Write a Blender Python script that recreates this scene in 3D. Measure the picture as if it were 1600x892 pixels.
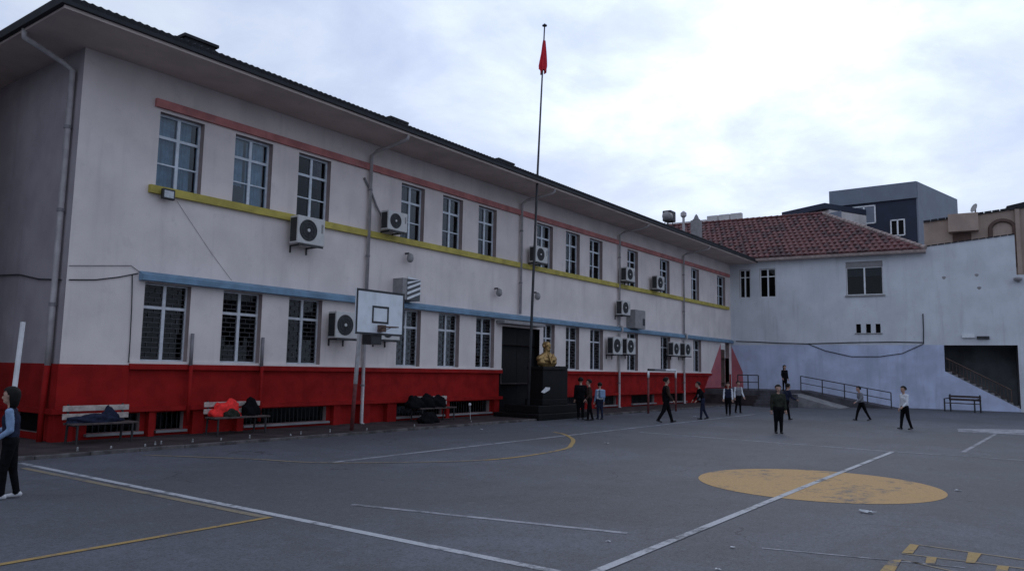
import bpy, bmesh, math, random
from mathutils import Vector, Matrix
random.seed(7)
for o in list(bpy.data.objects): bpy.data.objects.remove(o)
scene = bpy.context.scene
COL = scene.collection
R = math.radians

# ------------------------------------------------------------------ camera
# X runs along the long facade, Y points into it, the camera stands over the origin
FPX, PIT, ROL, AX = 1189.7, 0.109396, 0.0182714, 0.631254
CAM = Vector((0, 0, 1.8))
_c, _s = math.cos(AX), math.sin(AX)
FW = Vector((_c*math.cos(PIT), _s*math.cos(PIT), math.sin(PIT)))
_R = Vector((_s, -_c, 0)); _U = _R.cross(FW)
RT = _R*math.cos(ROL) + _U*math.sin(ROL)
UP = _U*math.cos(ROL) - _R*math.sin(ROL)
cam = bpy.data.cameras.new('camera'); cam_o = bpy.data.objects.new('camera', cam); COL.objects.link(cam_o)
M = Matrix((RT, UP, -FW)).transposed().to_4x4(); M.translation = CAM
cam_o.matrix_world = M
cam.sensor_fit = 'HORIZONTAL'; cam.sensor_width = 36.0; cam.lens = FPX/1600*36.0
cam.clip_start = 0.1; cam.clip_end = 3000
scene.camera = cam_o

# ------------------------------------------------------------------ sky, sun, exposure
SUN_DIR = (FW + (1150-800)/FPX*RT - (20-446)/FPX*UP).normalized()      # the bright patch behind the clouds
sun_el = math.asin(SUN_DIR.z); sun_az = math.atan2(SUN_DIR.x, SUN_DIR.y)
world = bpy.data.worlds.new('World'); scene.world = world; world.use_nodes = True
nt = world.node_tree; nt.nodes.clear()
def N(tree, kind, **kw):
    n = tree.nodes.new(kind)
    for k, v in kw.items():
        if k in n.inputs.keys() if isinstance(k, str) and k[0].isupper() else False: n.inputs[k].default_value = v
        else: setattr(n, k, v)
    return n
def math_node(tree, op, a, b=None, clamp=False):
    n = tree.nodes.new('ShaderNodeMath'); n.operation = op; n.use_clamp = clamp
    for i, v in enumerate((a, b)):
        if v is None: continue
        if isinstance(v, (int, float)): n.inputs[i].default_value = v
        else: tree.links.new(v, n.inputs[i])
    return n.outputs[0]
def mix_col(tree, fac, a, b, blend='MIX'):
    n = tree.nodes.new('ShaderNodeMix'); n.data_type = 'RGBA'; n.blend_type = blend; n.clamp_factor = True
    for sock, v in ((n.inputs[0], fac), (n.inputs[6], a), (n.inputs[7], b)):
        if isinstance(v, (int, float)): sock.default_value = v
        elif isinstance(v, tuple): sock.default_value = (*v, 1) if len(v) == 3 else v
        else: tree.links.new(v, sock)
    return n.outputs[2]
def ramp(tree, val, p0, p1, smooth=True):
    n = tree.nodes.new('ShaderNodeMapRange'); n.interpolation_type = 'SMOOTHSTEP' if smooth else 'LINEAR'
    tree.links.new(val, n.inputs[0]); n.inputs[1].default_value = p0; n.inputs[2].default_value = p1
    return n.outputs[0]
def noise(tree, vec, scale, detail=4, rough=.55, dist=0.0):
    n = tree.nodes.new('ShaderNodeTexNoise'); n.inputs['Scale'].default_value = scale
    n.inputs['Detail'].default_value = detail; n.inputs['Roughness'].default_value = rough; n.inputs['Distortion'].default_value = dist
    tree.links.new(vec, n.inputs['Vector']); return n.outputs[0]

sky = nt.nodes.new('ShaderNodeTexSky'); sky.sky_type = 'NISHITA'; sky.sun_disc = False
sky.sun_elevation = sun_el; sky.sun_rotation = sun_az
bg_sky = nt.nodes.new('ShaderNodeBackground'); bg_sky.inputs[1].default_value = 0.06
nt.links.new(sky.outputs[0], bg_sky.inputs[0])
tc = nt.nodes.new('ShaderNodeTexCoord')
sep = nt.nodes.new('ShaderNodeSeparateXYZ'); nt.links.new(tc.outputs['Generated'], sep.inputs[0])
zz = math_node(nt, 'ADD', math_node(nt, 'MAXIMUM', sep.outputs[2], 0.0), 0.22)
comb = nt.nodes.new('ShaderNodeCombineXYZ')
nt.links.new(math_node(nt, 'DIVIDE', sep.outputs[0], zz), comb.inputs[0])
nt.links.new(math_node(nt, 'DIVIDE', sep.outputs[1], zz), comb.inputs[1])
cl1 = noise(nt, comb.outputs[0], 2.3, 8, .55, .35)
cl2 = noise(nt, comb.outputs[0], 5.5, 6, .6, .2)
clouds = ramp(nt, math_node(nt, 'ADD', math_node(nt, 'MULTIPLY', cl1, .7), math_node(nt, 'MULTIPLY', cl2, .3)), .33, .74)
dotn = nt.nodes.new('ShaderNodeVectorMath'); dotn.operation = 'DOT_PRODUCT'
nt.links.new(tc.outputs['Generated'], dotn.inputs[0]); dotn.inputs[1].default_value = SUN_DIR
dsun = math_node(nt, 'MAXIMUM', dotn.outputs['Value'], 0.0)
glow = math_node(nt, 'POWER', dsun, 26.0)
wide = math_node(nt, 'POWER', dsun, 3.0)
ccol = mix_col(nt, clouds, (.53, .62, .86), (.74, .83, .98))
lowz = ramp(nt, sep.outputs[2], 0.02, 0.40)
ccol = mix_col(nt, lowz, (.56, .65, .82), ccol)
gain = math_node(nt, 'ADD', 0.86, math_node(nt, 'MULTIPLY', wide, .16))
glow_c = math_node(nt, 'MULTIPLY', glow, math_node(nt, 'ADD', .22, math_node(nt, 'MULTIPLY', clouds, .75)))
gain = math_node(nt, 'ADD', gain, glow_c)
bg_cl = nt.nodes.new('ShaderNodeBackground')
nt.links.new(ccol, bg_cl.inputs[0]); nt.links.new(gain, bg_cl.inputs[1])
mixs = nt.nodes.new('ShaderNodeMixShader'); mixs.inputs[0].default_value = .93      # nearly closed cloud cover
nt.links.new(bg_sky.outputs[0], mixs.inputs[1]); nt.links.new(bg_cl.outputs[0], mixs.inputs[2])
wo = nt.nodes.new('ShaderNodeOutputWorld'); nt.links.new(mixs.outputs[0], wo.inputs[0])

sun = bpy.data.lights.new('sun', 'SUN'); sun.energy = 0.5; sun.angle = R(25); sun.color = (1, .95, .88)
sun_o = bpy.data.objects.new('sun', sun); COL.objects.link(sun_o)
sun_o.rotation_euler = (-SUN_DIR).to_track_quat('-Z', 'Y').to_euler()
vs = scene.view_settings
vs.view_transform = 'Standard'; vs.look = 'None'; vs.gamma = 1; vs.exposure = 0.13; vs.use_curve_mapping = False
scene.render.engine = 'CYCLES'

# ------------------------------------------------------------------ pixel helpers (directions only)
def ray(x, y): return FW + (x-800)/FPX*RT - (y-446)/FPX*UP
def G(x, y, z=0.0):
    d = ray(x, y); return CAM + d*((z-CAM.z)/d.z)
def ON(x, y, P, n):
    d = ray(x, y); return CAM + d*((Vector(P)-CAM).dot(Vector(n))/d.dot(Vector(n)))
def FY(x, y, yy): return ON(x, y, (0, yy, 0), (0, 1, 0))

# ------------------------------------------------------------------ materials
MATS = {}
def base_mat(name):
    m = bpy.data.materials.new(name); m.use_nodes = True; t = m.node_tree
    b = t.nodes['Principled BSDF']; MATS[name] = m
    g = t.nodes.new('ShaderNodeNewGeometry')
    return m, t, b, g.outputs['Position']
def scaled(t, vec, s):
    n = t.nodes.new('ShaderNodeVectorMath'); n.operation = 'MULTIPLY'; n.inputs[1].default_value = s
    t.links.new(vec, n.inputs[0]); return n.outputs[0]
def bump(t, b, h, strength, dist=.01):
    n = t.nodes.new('ShaderNodeBump'); n.inputs['Strength'].default_value = strength; n.inputs['Distance'].default_value = dist
    t.links.new(h, n.inputs['Height']); t.links.new(n.outputs[0], b.inputs['Normal'])
def mat(name, col, rough=.6, var=.12, scale=6.0, metal=0.0, spec=.5, streak=0.0, dirt=None, bmp=0.0, bscale=60):
    """Plain surface: colour, soft mottling, optional vertical rain streaks and dirt flecks."""
    m, t, b, P = base_mat(name)
    dark = tuple(c*(1-var*1.6) for c in col); lite = tuple(min(1, c*(1+var)) for c in col)
    c = mix_col(t, ramp(t, noise(t, P, scale, 5), .3, .7), dark, lite)
    if streak:
        s = noise(t, scaled(t, P, (1.6, 1.6, .16)), 1.6, 6, .65)
        c = mix_col(t, math_node(t, 'MULTIPLY', ramp(t, s, .50, .78), streak), c, tuple(x*.55 for x in col))
    if dirt:
        s = noise(t, P, 2.7, 8, .7)
        c = mix_col(t, math_node(t, 'MULTIPLY', ramp(t, s, .56, .72), .6), c, dirt)
    t.links.new(c, b.inputs['Base Color'])
    b.inputs['Roughness'].default_value = rough; b.inputs['Metallic'].default_value = metal
    b.inputs['Specular IOR Level'].default_value = spec
    if bmp: bump(t, b, noise(t, P, bscale, 4, .6), bmp)
    return m
mat('stucco', (.75, .675, .645), .9, .06, .9, spec=.2, streak=.32, dirt=(.62, .555, .54), bmp=.35, bscale=45)
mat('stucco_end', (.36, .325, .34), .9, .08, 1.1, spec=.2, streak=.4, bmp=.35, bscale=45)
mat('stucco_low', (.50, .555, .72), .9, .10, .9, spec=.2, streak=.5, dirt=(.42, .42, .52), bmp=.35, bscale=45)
mat('stucco_wing', (.62, .645, .68), .9, .06, .7, spec=.2, streak=.4, dirt=(.52, .52, .53), bmp=.35, bscale=45)
mat('soffit', (.62, .52, .47), .9, .07, 1.2, spec=.2, dirt=(.50, .40, .36))
mat('red_paint', (.29, .013, .012), .7, .14, 2.2, spec=.1, streak=.45, dirt=(.24, .009, .008), bmp=.2, bscale=50)
mat('pink_paint', (.50, .19, .175), .8, .16, 2, streak=.4, dirt=(.46, .30, .28))
mat('pink_wall', (.46, .13, .15), .85, .1, 1.5, streak=.3)
mat('yellow_ledge', (.50, .41, .085), .75, .13, 3, streak=.5, dirt=(.3, .24, .1))
mat('blue_ledge', (.16, .27, .38), .7, .13, 3, streak=.4)
mat('frame_white', (.74, .76, .78), .5, .06, 8)
mat('frame_low', (.58, .60, .63), .5, .08, 8)
mat('frame_upper', (.66, .72, .78), .5, .08, 8)
mat('reveal', (.34, .265, .255), .9, .08, 3)
mat('room', (.16, .17, .18), .9, .2, 1)
mat('room_dark', (.035, .037, .04), .9, .2, 1)
mat('bars', (.07, .07, .074), .7, .2, 9)
mat('curtain', (.50, .58, .64), .9, .1, 5)
mat('gutter', (.009, .011, .016), .7, .2, 4)
mat('pipe', (.44, .41, .41), .6, .1, 5, streak=.3)
mat('pole_dark', (.03, .03, .034), .6, .2, 5)
mat('pipe_dark', (.20, .19, .20), .6, .1, 5)
mat('ac_white', (.56, .55, .53), .5, .05, 5, streak=.25)
mat('ac_dark', (.025, .027, .03), .6, .2, 5)
mat('guard', (.05, .05, .052), .6, .1, 5)
mat('ac_grey', (.27, .26, .26), .6, .1, 5)
mat('black_metal', (.02, .02, .022), .5, .2, 8)
mat('dark_opening', (.005, .005, .006), .7, .2, 2, spec=.15)  # near-black colour stands in for the shade inside recesses and openings
mat('black_stone', (.005, .005, .0055), .6, .3, 7, spec=.22)
mat('gold', (.38, .245, .10), .42, .15, 12, metal=.75)
mat('flag_red', (.62, .012, .03), .85, .1, 9)
mat('white_paint', (.72, .72, .72), .6, .08, 6, dirt=(.4, .36, .33))
mat('board_white', (.70, .74, .78), .5, .06, 3, streak=.3, dirt=(.55, .57, .6))
mat('wood_slat', (.46, .40, .36), .75, .2, 9)
mat('wood_dark', (.09, .07, .065), .8, .2, 9, spec=.2)
mat('wood_red', (.16, .04, .04), .7, .2, 9)
mat('pavement', (.05, .038, .039), .9, .25, 1.7, spec=.2, dirt=(.03, .026, .026), bmp=.4)
mat('kerb', (.11, .10, .10), .9, .3, 4, spec=.2, dirt=(.07, .06, .06), bmp=.4)
mat('dark_concrete', (.085, .08, .09), .9, .2, 2, spec=.2, dirt=(.045, .042, .045), bmp=.4)
mat('concrete', (.24, .235, .24), .9, .15, 2, spec=.2, dirt=(.13, .12, .12), bmp=.4)
mat('roof_dark', (.014, .015, .019), .8, .3, 3)
mat('tile_red', (.13, .045, .043), .8, .30, 5, dirt=(.06, .03, .03))
mat('tile_dark', (.065, .026, .028), .8, .30, 5)
mat('tile_pale', (.32, .245, .225), .8, .2, 5)
mat('navy', (.015, .022, .048), .7, .1, 1)
mat('slate_panel', (.17, .20, .25), .6, .06, 1)
mat('beige', (.36, .275, .225), .9, .1, 1, streak=.4)
mat('brown', (.12, .075, .06), .9, .15, 2)
mat('far_white', (.58, .55, .54), .9, .1, 1, streak=.3)
mat('skin', (.42, .25, .19), .55, .06, 20)
mat('hair', (.006, .0045, .004), .65, .2, 30, spec=.2)
mat('cloth_black', (.0065, .0065, .008), .9, .25, 14, spec=.08)
mat('cloth_navy', (.020, .024, .045), .9, .2, 14, spec=.08)
mat('cloth_olive', (.030, .032, .024), .9, .2, 14, spec=.08)
mat('cloth_brown', (.05, .03, .025), .9, .2, 14, spec=.08)
mat('cloth_white', (.62, .64, .68), .9, .08, 14)
mat('cloth_blue', (.20, .29, .44), .9, .12, 14)
mat('cloth_grey', (.17, .17, .19), .9, .15, 14)
mat('cloth_red', (.85, .028, .025), .9, .15, 14)
mat('shoe_white', (.6, .6, .62), .6, .1, 14)
mat('leaf_dark', (.018, .03, .016), .8, .4, 14)
mat('peg', (.30, .30, .30), .8, .3, 14)
mat('litter', (.60, .62, .64), .7, .1, 14)
mat('lamp_glass', (.50, .53, .55), .25, .1, 14)
mat('stripe_dark', (.07, .075, .08), .5, .1, 14)

def glass_mat(name, tint, gloss):
    m, t, b, P = base_mat(name); t.nodes.remove(b)
    fr = t.nodes.new('ShaderNodeFresnel'); fr.inputs[0].default_value = 1.5
    tr = t.nodes.new('ShaderNodeBsdfTransparent'); tr.inputs[0].default_value = (*tint, 1)
    gl = t.nodes.new('ShaderNodeBsdfGlossy'); gl.inputs['Roughness'].default_value = .03
    mx = t.nodes.new('ShaderNodeMixShader')
    t.links.new(math_node(t, 'MULTIPLY', fr.outputs[0], gloss, True), mx.inputs[0])
    t.links.new(tr.outputs[0], mx.inputs[1]); t.links.new(gl.outputs[0], mx.inputs[2])
    t.links.new(mx.outputs[0], t.nodes['Material Output'].inputs[0])
glass_mat('glass_clear', (.72, .80, .86), .9)
glass_mat('glass_dark', (.40, .43, .46), .55)

def asphalt_col(t, P):
    big = ramp(t, noise(t, P, .16, 5, .6), .35, .68)
    c = mix_col(t, big, (.074, .077, .089), (.118, .125, .158))
    mid = ramp(t, noise(t, P, 1.1, 8, .72), .40, .68)
    c = mix_col(t, math_node(t, 'MULTIPLY', mid, .6), c, (.062, .062, .070))
    st = ramp(t, noise(t, scaled(t, P, (.6, 2.2, 1)), .55, 8, .75, .6), .55, .70)         # oil and water stains
    c = mix_col(t, math_node(t, 'MULTIPLY', st, .55), c, (.052, .052, .058))
    gr = noise(t, P, 26, 6, .75)
    c = mix_col(t, math_node(t, 'MULTIPLY', ramp(t, gr, .44, .64), .75), c, (.042, .043, .048))
    md2 = noise(t, P, 7.5, 7, .78)
    c = mix_col(t, math_node(t, 'MULTIPLY', ramp(t, md2, .50, .66), .55), c, (.046, .047, .053))
    c = mix_col(t, math_node(t, 'MULTIPLY', ramp(t, md2, .46, .30), .45), c, (.17, .175, .20))
    gr2 = noise(t, P, 70, 3, .7)
    c = mix_col(t, math_node(t, 'MULTIPLY', ramp(t, gr2, .54, .68), .6), c, (.22, .225, .245))
    v = t.nodes.new('ShaderNodeTexVoronoi'); v.feature = 'DISTANCE_TO_EDGE'; v.inputs['Scale'].default_value = .23
    wob = t.nodes.new('ShaderNodeVectorMath'); wob.operation = 'ADD'
    nz = t.nodes.new('ShaderNodeTexNoise'); nz.inputs['Scale'].default_value = 1.3; nz.inputs['Detail'].default_value = 6
    t.links.new(P, nz.inputs['Vector']); t.links.new(P, wob.inputs[0]); t.links.new(nz.outputs['Color'], wob.inputs[1])
    t.links.new(wob.outputs[0], v.inputs['Vector'])
    crack = math_node(t, 'LESS_THAN', v.outputs['Distance'], .0028)
    crack = math_node(t, 'MULTIPLY', crack, ramp(t, noise(t, P, .4, 3), .5, .6))
    c = mix_col(t, math_node(t, 'MULTIPLY', crack, .7), c, (.03, .03, .033))
    return c, gr
m, t, b, P = base_mat('asphalt'); c, gr = asphalt_col(t, P)
t.links.new(c, b.inputs['Base Color']); b.inputs['Roughness'].default_value = .82; b.inputs['Specular IOR Level'].default_value = .35
bump(t, b, gr, .5, .012)
def worn_paint(name, col, wear0, wear1, fade=.0):
    m, t, b, P = base_mat(name); c, gr = asphalt_col(t, P)
    w = noise(t, P, 5.0, 8, .75); w2 = noise(t, P, .9, 4, .6)
    k = ramp(t, math_node(t, 'ADD', math_node(t, 'MULTIPLY', w, .6), math_node(t, 'MULTIPLY', w2, .4)), wear0, wear1)
    k = math_node(t, 'MULTIPLY', k, 1-fade)
    gcol = mix_col(t, ramp(t, gr, .35, .7), tuple(x*.72 for x in col), col)
    t.links.new(mix_col(t, k, c, gcol), b.inputs['Base Color']); b.inputs['Roughness'].default_value = .8
    b.inputs['Specular IOR Level'].default_value = .3; bump(t, b, gr, .5, .01)
worn_paint('line_white', (.50, .52, .55), .385, .52, .08)
worn_paint('line_white_faint', (.40, .41, .45), .38, .56, .2)
worn_paint('line_yellow', (.40, .265, .085), .38, .50, .1)
worn_paint('disc_yellow', (.50, .305, .115), 0.34, .50, .06)
worn_paint('line_yellow_faint', (.31, .25, .16), .36, .54, .2)

# ------------------------------------------------------------------ mesh helpers
class MB:
    def __init__(s): s.v = []; s.f = []; s.mi = []
    def add(s, vs, fs, mi=0):
        o = len(s.v); s.v += [tuple(v) for v in vs]; s.f += [tuple(i+o for i in f) for f in fs]; s.mi += [mi]*len(fs); return s
    def box(s, x0, x1, y0, y1, z0, z1, mi=0):
        return s.add([(x0,y0,z0),(x1,y0,z0),(x1,y1,z0),(x0,y1,z0),(x0,y0,z1),(x1,y0,z1),(x1,y1,z1),(x0,y1,z1)],
              [(0,3,2,1),(4,5,6,7),(0,1,5,4),(1,2,6,5),(2,3,7,6),(3,0,4,7)], mi)
    def obox(s, o, u, v, w, mi=0):
        """box from corner o along vectors u, v, w"""
        o, u, v, w = map(Vector, (o, u, v, w))
        if u.cross(v).dot(w) < 0: u, v = v, u
        p = [o, o+u, o+u+v, o+v, o+w, o+u+w, o+u+v+w, o+v+w]
        return s.add(p, [(0,3,2,1),(4,5,6,7),(0,1,5,4),(1,2,6,5),(2,3,7,6),(3,0,4,7)], mi)
    def bevbox(s, x0, x1, y0, y1, z0, z1, b=.02, mi=0):
        bm = bmesh.new(); bmesh.ops.create_cube(bm, size=1)
        for q in bm.verts: q.co = ((x0+x1)/2+q.co.x*(x1-x0), (y0+y1)/2+q.co.y*(y1-y0), (z0+z1)/2+q.co.z*(z1-z0))
        bmesh.ops.bevel(bm, geom=bm.edges[:], offset=b, segments=2, affect='EDGES', profile=.5)
        bm.verts.index_update(); s.add([q.co[:] for q in bm.verts], [[q.index for q in f.verts] for f in bm.faces], mi); bm.free(); return s
    def tube(s, pts, r, n=8, mi=0, cap=True):
        pts = [Vector(p) for p in pts]; rr = r if isinstance(r, (list, tuple)) else [r]*len(pts)
        o = len(s.v); up = None
        for i, p in enumerate(pts):
            d = (pts[min(i+1, len(pts)-1)] - pts[max(i-1, 0)]).normalized()
            if up is None: up = d.orthogonal().normalized()
            up = (up - d*up.dot(d)).normalized(); q = d.cross(up)
            for k in range(n):
                a = 2*math.pi*k/n; s.v.append(tuple(p + (up*math.cos(a)+q*math.sin(a))*rr[i]))
        for i in range(len(pts)-1):
            for k in range(n):
                s.f.append((o+i*n+k, o+i*n+(k+1)%n, o+(i+1)*n+(k+1)%n, o+(i+1)*n+k)); s.mi.append(mi)
        if cap:
            s.f.append(tuple(o+k for k in reversed(range(n)))); s.mi.append(mi)
            e = o+(len(pts)-1)*n; s.f.append(tuple(e+k for k in range(n))); s.mi.append(mi)
        return s
    def prism(s, poly, d, mi=0):
        """closed polygon (list of 3-D points) extruded by vector d"""
        n = len(poly); a = [Vector(p) for p in poly]; d = Vector(d); b_ = [p+d for p in a]
        return s.add(a+b_, [tuple(reversed(range(n))), tuple(range(n, 2*n))] + [(i, (i+1) % n, n+(i+1) % n, n+i) for i in range(n)], mi)
    def lathe(s, prof, c=(0,0,0), n=16, mi=0, axis='z'):
        o = len(s.v)
        for r_, z in prof:
            for k in range(n):
                a = 2*math.pi*k/n; x, y = r_*math.cos(a), r_*math.sin(a)
                p = (c[0]+x, c[1]+y, c[2]+z) if axis == 'z' else (c[0]+x, c[1]-z, c[2]+y)
                s.v.append(p)
        for i in range(len(prof)-1):
            for k in range(n):
                s.f.append((o+i*n+k, o+i*n+(k+1)%n, o+(i+1)*n+(k+1)%n, o+(i+1)*n+k)); s.mi.append(mi)
        s.f.append(tuple(o+k for k in reversed(range(n)))); s.mi.append(mi)
        e = o+(len(prof)-1)*n; s.f.append(tuple(e+k for k in range(n))); s.mi.append(mi); return s
    def mesh(s, name):
        me = bpy.data.meshes.new(name); me.from_pydata(s.v, [], s.f); me.polygons.foreach_set('material_index', s.mi); me.update(); return me
    def build(s, name, mats, parent=None, smooth=False, fix=False):
        me = s.mesh(name)
        if fix:
            bm = bmesh.new(); bm.from_mesh(me); bmesh.ops.recalc_face_normals(bm, faces=bm.faces); bm.to_mesh(me); bm.free()
        for m in ([mats] if isinstance(mats, str) else mats): me.materials.append(MATS[m])
        if smooth: me.polygons.foreach_set('use_smooth', [True]*len(me.polygons))
        o = bpy.data.objects.new(name, me); COL.objects.link(o)
        if parent is not None: child(o, parent)
        return o
def child(o, p):
    o.parent = p; o.matrix_parent_inverse = WORLD.get(p.name, Matrix.Identity(4)).inverted()
WORLD = {}
def empty(name, loc=(0,0,0), rz=0.0):
    o = bpy.data.objects.new(name, None); COL.objects.link(o); o.empty_display_size = .2
    o.location = loc; o.rotation_euler = (0, 0, rz)
    WORLD[o.name] = Matrix.Translation(loc) @ Matrix.Rotation(rz, 4, 'Z'); return o
def lempty(name, loc, rz=0.0):
    """an Empty whose parts are given in its own local coordinates"""
    o = empty(name, loc, rz); WORLD[o.name] = Matrix.Identity(4); return o
def tag(o, label=None, cat=None, group=None, kind=None):
    for k, v in (('label', label), ('category', cat), ('group', group), ('kind', kind)):
        if v: o[k] = v
    return o
def struct(o): o['kind'] = 'structure'; return o

# ------------------------------------------------------------------ ground
D = 17.65                      # plane of the long facade
XW, XE = 7.62, 48.3            # its two ends
def sheet(name, poly, z, m): 
    return MB().add([(x, y, z) for x, y in poly], [tuple(range(len(poly)))]).build(name, m)
struct(sheet('ground', [(-900,-900),(1300,-900),(1300,900),(-900,900)], -.02, 'asphalt'))
struct(sheet('school_yard', [(-30,-30),(60,-30),(60,45),(-30,45)], 0, 'asphalt'))
KY = 15.35
pv = MB().box(3.4, 43.0, KY+.13, D+.3, -.01, .07).build('pavement', 'pavement'); struct(pv)
MB().box(3.4, XW-.002, D+.3, 30, -.01, .0698).build('pavement_side', 'pavement', pv)
x = 3.4; i = 0
while x < 43:
    L = .98
    kb = MB().bevbox(x+.006, x+L-.006, KY, KY+.128, -.02, .075+random.uniform(-.008, .006), .012).build('kerb_stone', 'kerb', pv); x += L
def strip(pts, w, z, m, name):
    """painted line of width w along ground points"""
    mb = MB(); pts = [Vector((p[0], p[1], 0)) for p in pts]; n = len(pts)
    for i, p in enumerate(pts):
        d = (pts[min(i+1, n-1)]-pts[max(i-1, 0)]).normalized(); q = Vector((-d.y, d.x, 0))*w/2
        mb.v += [(p.x+q.x, p.y+q.y, z), (p.x-q.x, p.y-q.y, z)]
    for i in range(n-1): mb.f.append((2*i, 2*i+1, 2*i+3, 2*i+2)); mb.mi.append(0)
    return struct(mb.build(name, m))
def smoothpts(p, k=6):
    out = []
    for i in range(len(p)-1):
        a, b_, c_, d_ = p[max(i-1,0)], p[i], p[i+1], p[min(i+2,len(p)-1)]
        for j in range(k):
            t_ = j/k
            out.append(tuple(.5*((2*b_[q])+(-a[q]+c_[q])*t_+(2*a[q]-5*b_[q]+4*c_[q]-d_[q])*t_*t_+(-a[q]+3*b_[q]-3*c_[q]+d_[q])*t_**3) for q in (0,1)))
    return out+[p[-1]]
disc = [(13.45+1.9*math.cos(a*math.pi/48), 3.5+1.9*math.sin(a*math.pi/48)) for a in range(96)]
struct(sheet('centre_disc_marking', disc, .004, 'disc_yellow'))
strip([(5.97, 15.0), (5.98, 3.5), (5.99, -8)], .115, .004, 'line_white', 'side_line_marking')
strip([(5.98, 3.54), (13.2, 3.55), (20.4, 3.52)], .10, .008, 'line_white', 'half_way_line_marking')
strip([(20.95, 10.48), (20.45, 3.52), (20.6, .9), (20.7, -6)], .10, .004, 'line_white_faint', 'far_side_line_marking')
strip([(9.84, 11.29), (15.65, 11.36), (34.25, 11.45)], .13, .004, 'line_white_faint', 'end_line_marking')
strip([(5.74, 14.3), (5.80, 7.72)], .11, .004, 'line_yellow_faint', 'yellow_box_side_marking')
strip([(5.84, 7.76), (2.98, 7.73), (-4, 7.7)], .085, .0065, 'line_yellow', 'yellow_box_end_marking')
strip([(7.06, 7.69), (7.87, 4.09)], .10, .004, 'line_white_faint', 'short_old_line_marking')
strip([(8.15, 2.68), (8.47, 1.53), (8.62, .9)], .04, .004, 'line_white_faint', 'old_court_line_marking')
strip([(21.7, 2.19), (29.43, 2.05)], .10, .004, 'line_white_faint', 'far_court_line_marking')
arc = smoothpts([(18.94,12.25),(18.5,11.6),(17.41,10.66),(16.2,9.95),(15.02,9.45),(12.85,9.31),(11.44,9.82),(9.69,11.3),(9.07,12.78),(8.04,14.71)])
strip(arc[:34], .11, .0065, 'line_yellow', 'throw_arc_marking')
strip(arc[33:], .10, .0065, 'line_yellow_faint', 'throw_arc_faded_marking')
struct(sheet('white_patch_marking', [(29.6,3.1),(31.2,3.3),(32.8,1.6),(32.5,.2),(29.9,.4)], .0055, 'line_white_faint'))
# hopscotch grid, bottom right
for a, b_ in (((1436,851),(1640,880)), ((1409,864.5),(1640,893)), ((1410,874),(1500,895))):
    strip([G(*a), G(*b_)], .045, .004, 'line_yellow_faint', 'hopscotch_line_marking')
for bl_ in (((1422,850),(1436,852),(1426,865),(1409,864)), ((1513,863),(1534,865),(1523,880),(1509,879)), ((1448,870),(1464,871),(1461,882),(1446,880)), ((1389,876),(1410,873),(1396,896),(1372,896)), ((1559,884),(1577,885),(1573,897),(1553,897))):
    struct(sheet('hopscotch_block_marking', [(G(*p).x, G(*p).y) for p in reversed(bl_)], .0068, 'line_yellow'))

# ------------------------------------------------------------------ walls with openings
def holed_wall(mb, O, U, Nrm, u0, u1, z0, z1, holes, depth, mi=0, rmi=1):
    """front skin of a wall at O + U*u, facing Nrm, with rectangular holes (u0,u1,z0,z1) and reveals going inwards"""
    O, U, Nrm = Vector(O), Vector(U), Vector(Nrm)
    us = sorted({u0, u1, *[h[0] for h in holes], *[h[1] for h in holes]}); zs = sorted({z0, z1, *[h[2] for h in holes], *[h[3] for h in holes]})
    us = [u for u in us if u0 <= u <= u1]; zs = [z for z in zs if z0 <= z <= z1]
    Pt = lambda u, z, d=0: O + U*u - Nrm*d + Vector((0,0,z))
    flip = U.cross(Vector((0,0,1))).dot(Nrm) < 0
    def quad(p, k): mb.add(list(reversed(p)) if flip else p, [(0,1,2,3)], k)
    for a, b_ in zip(us, us[1:]):
        for c_, d_ in zip(zs, zs[1:]):
            um, zm = (a+b_)/2, (c_+d_)/2
            if any(h[0] < um < h[1] and h[2] < zm < h[3] for h in holes): continue
            quad([Pt(a,c_), Pt(b_,c_), Pt(b_,d_), Pt(a,d_)], mi)
    for a, b_, c_, d_ in holes:
        quad([Pt(a,c_), Pt(a,c_,depth), Pt(b_,c_,depth), Pt(b_,c_)], rmi)
        quad([Pt(a,d_,depth), Pt(a,d_), Pt(b_,d_), Pt(b_,d_,depth)], rmi)
        quad([Pt(a,c_,depth), Pt(a,c_), Pt(a,d_), Pt(a,d_,depth)], rmi)
        quad([Pt(b_,c_), Pt(b_,c_,depth), Pt(b_,d_,depth), Pt(b_,d_)], rmi)

SC = 1.1613
UPW = [(8.15,9.17),(9.95,10.97),(11.74,12.76),(15.36,16.33),(17.15,18.1),(18.9,19.86),(22.25,23.3),(24.2,25.22),(25.98,27.02),(29.2,30.2),(32.45,33.5),(36.1,37.1),(39.6,40.8)]
LOW = [(8.08,9.1),(9.88,10.9),(11.66,12.68),(15.36,16.33),(17.1,18.08),(18.9,19.86),(22.75,23.5),(24.27,25.24),(26.07,27.1),(29.19,30.2),(32.5,33.55),(36.3,37.3)]
UPW = [(a*SC, b_*SC) for a, b_ in UPW]; LOW = [(a*SC, b_*SC) for a, b_ in LOW]
UZ = (6.045, 7.90); LZ = (1.835, 3.70); ZR = 1.74; ZS = 8.86; ZB = .66; RD = .26
ENT = (23.55, 26.15, .07, 3.45); DOOR = (46.45, 47.95, .95, 3.72)

school = empty('school_building', (XW, D, 0))
tag(school, 'long two-storey school with pale pink-grey walls, red base and wide dark eaves', 'building')
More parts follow.
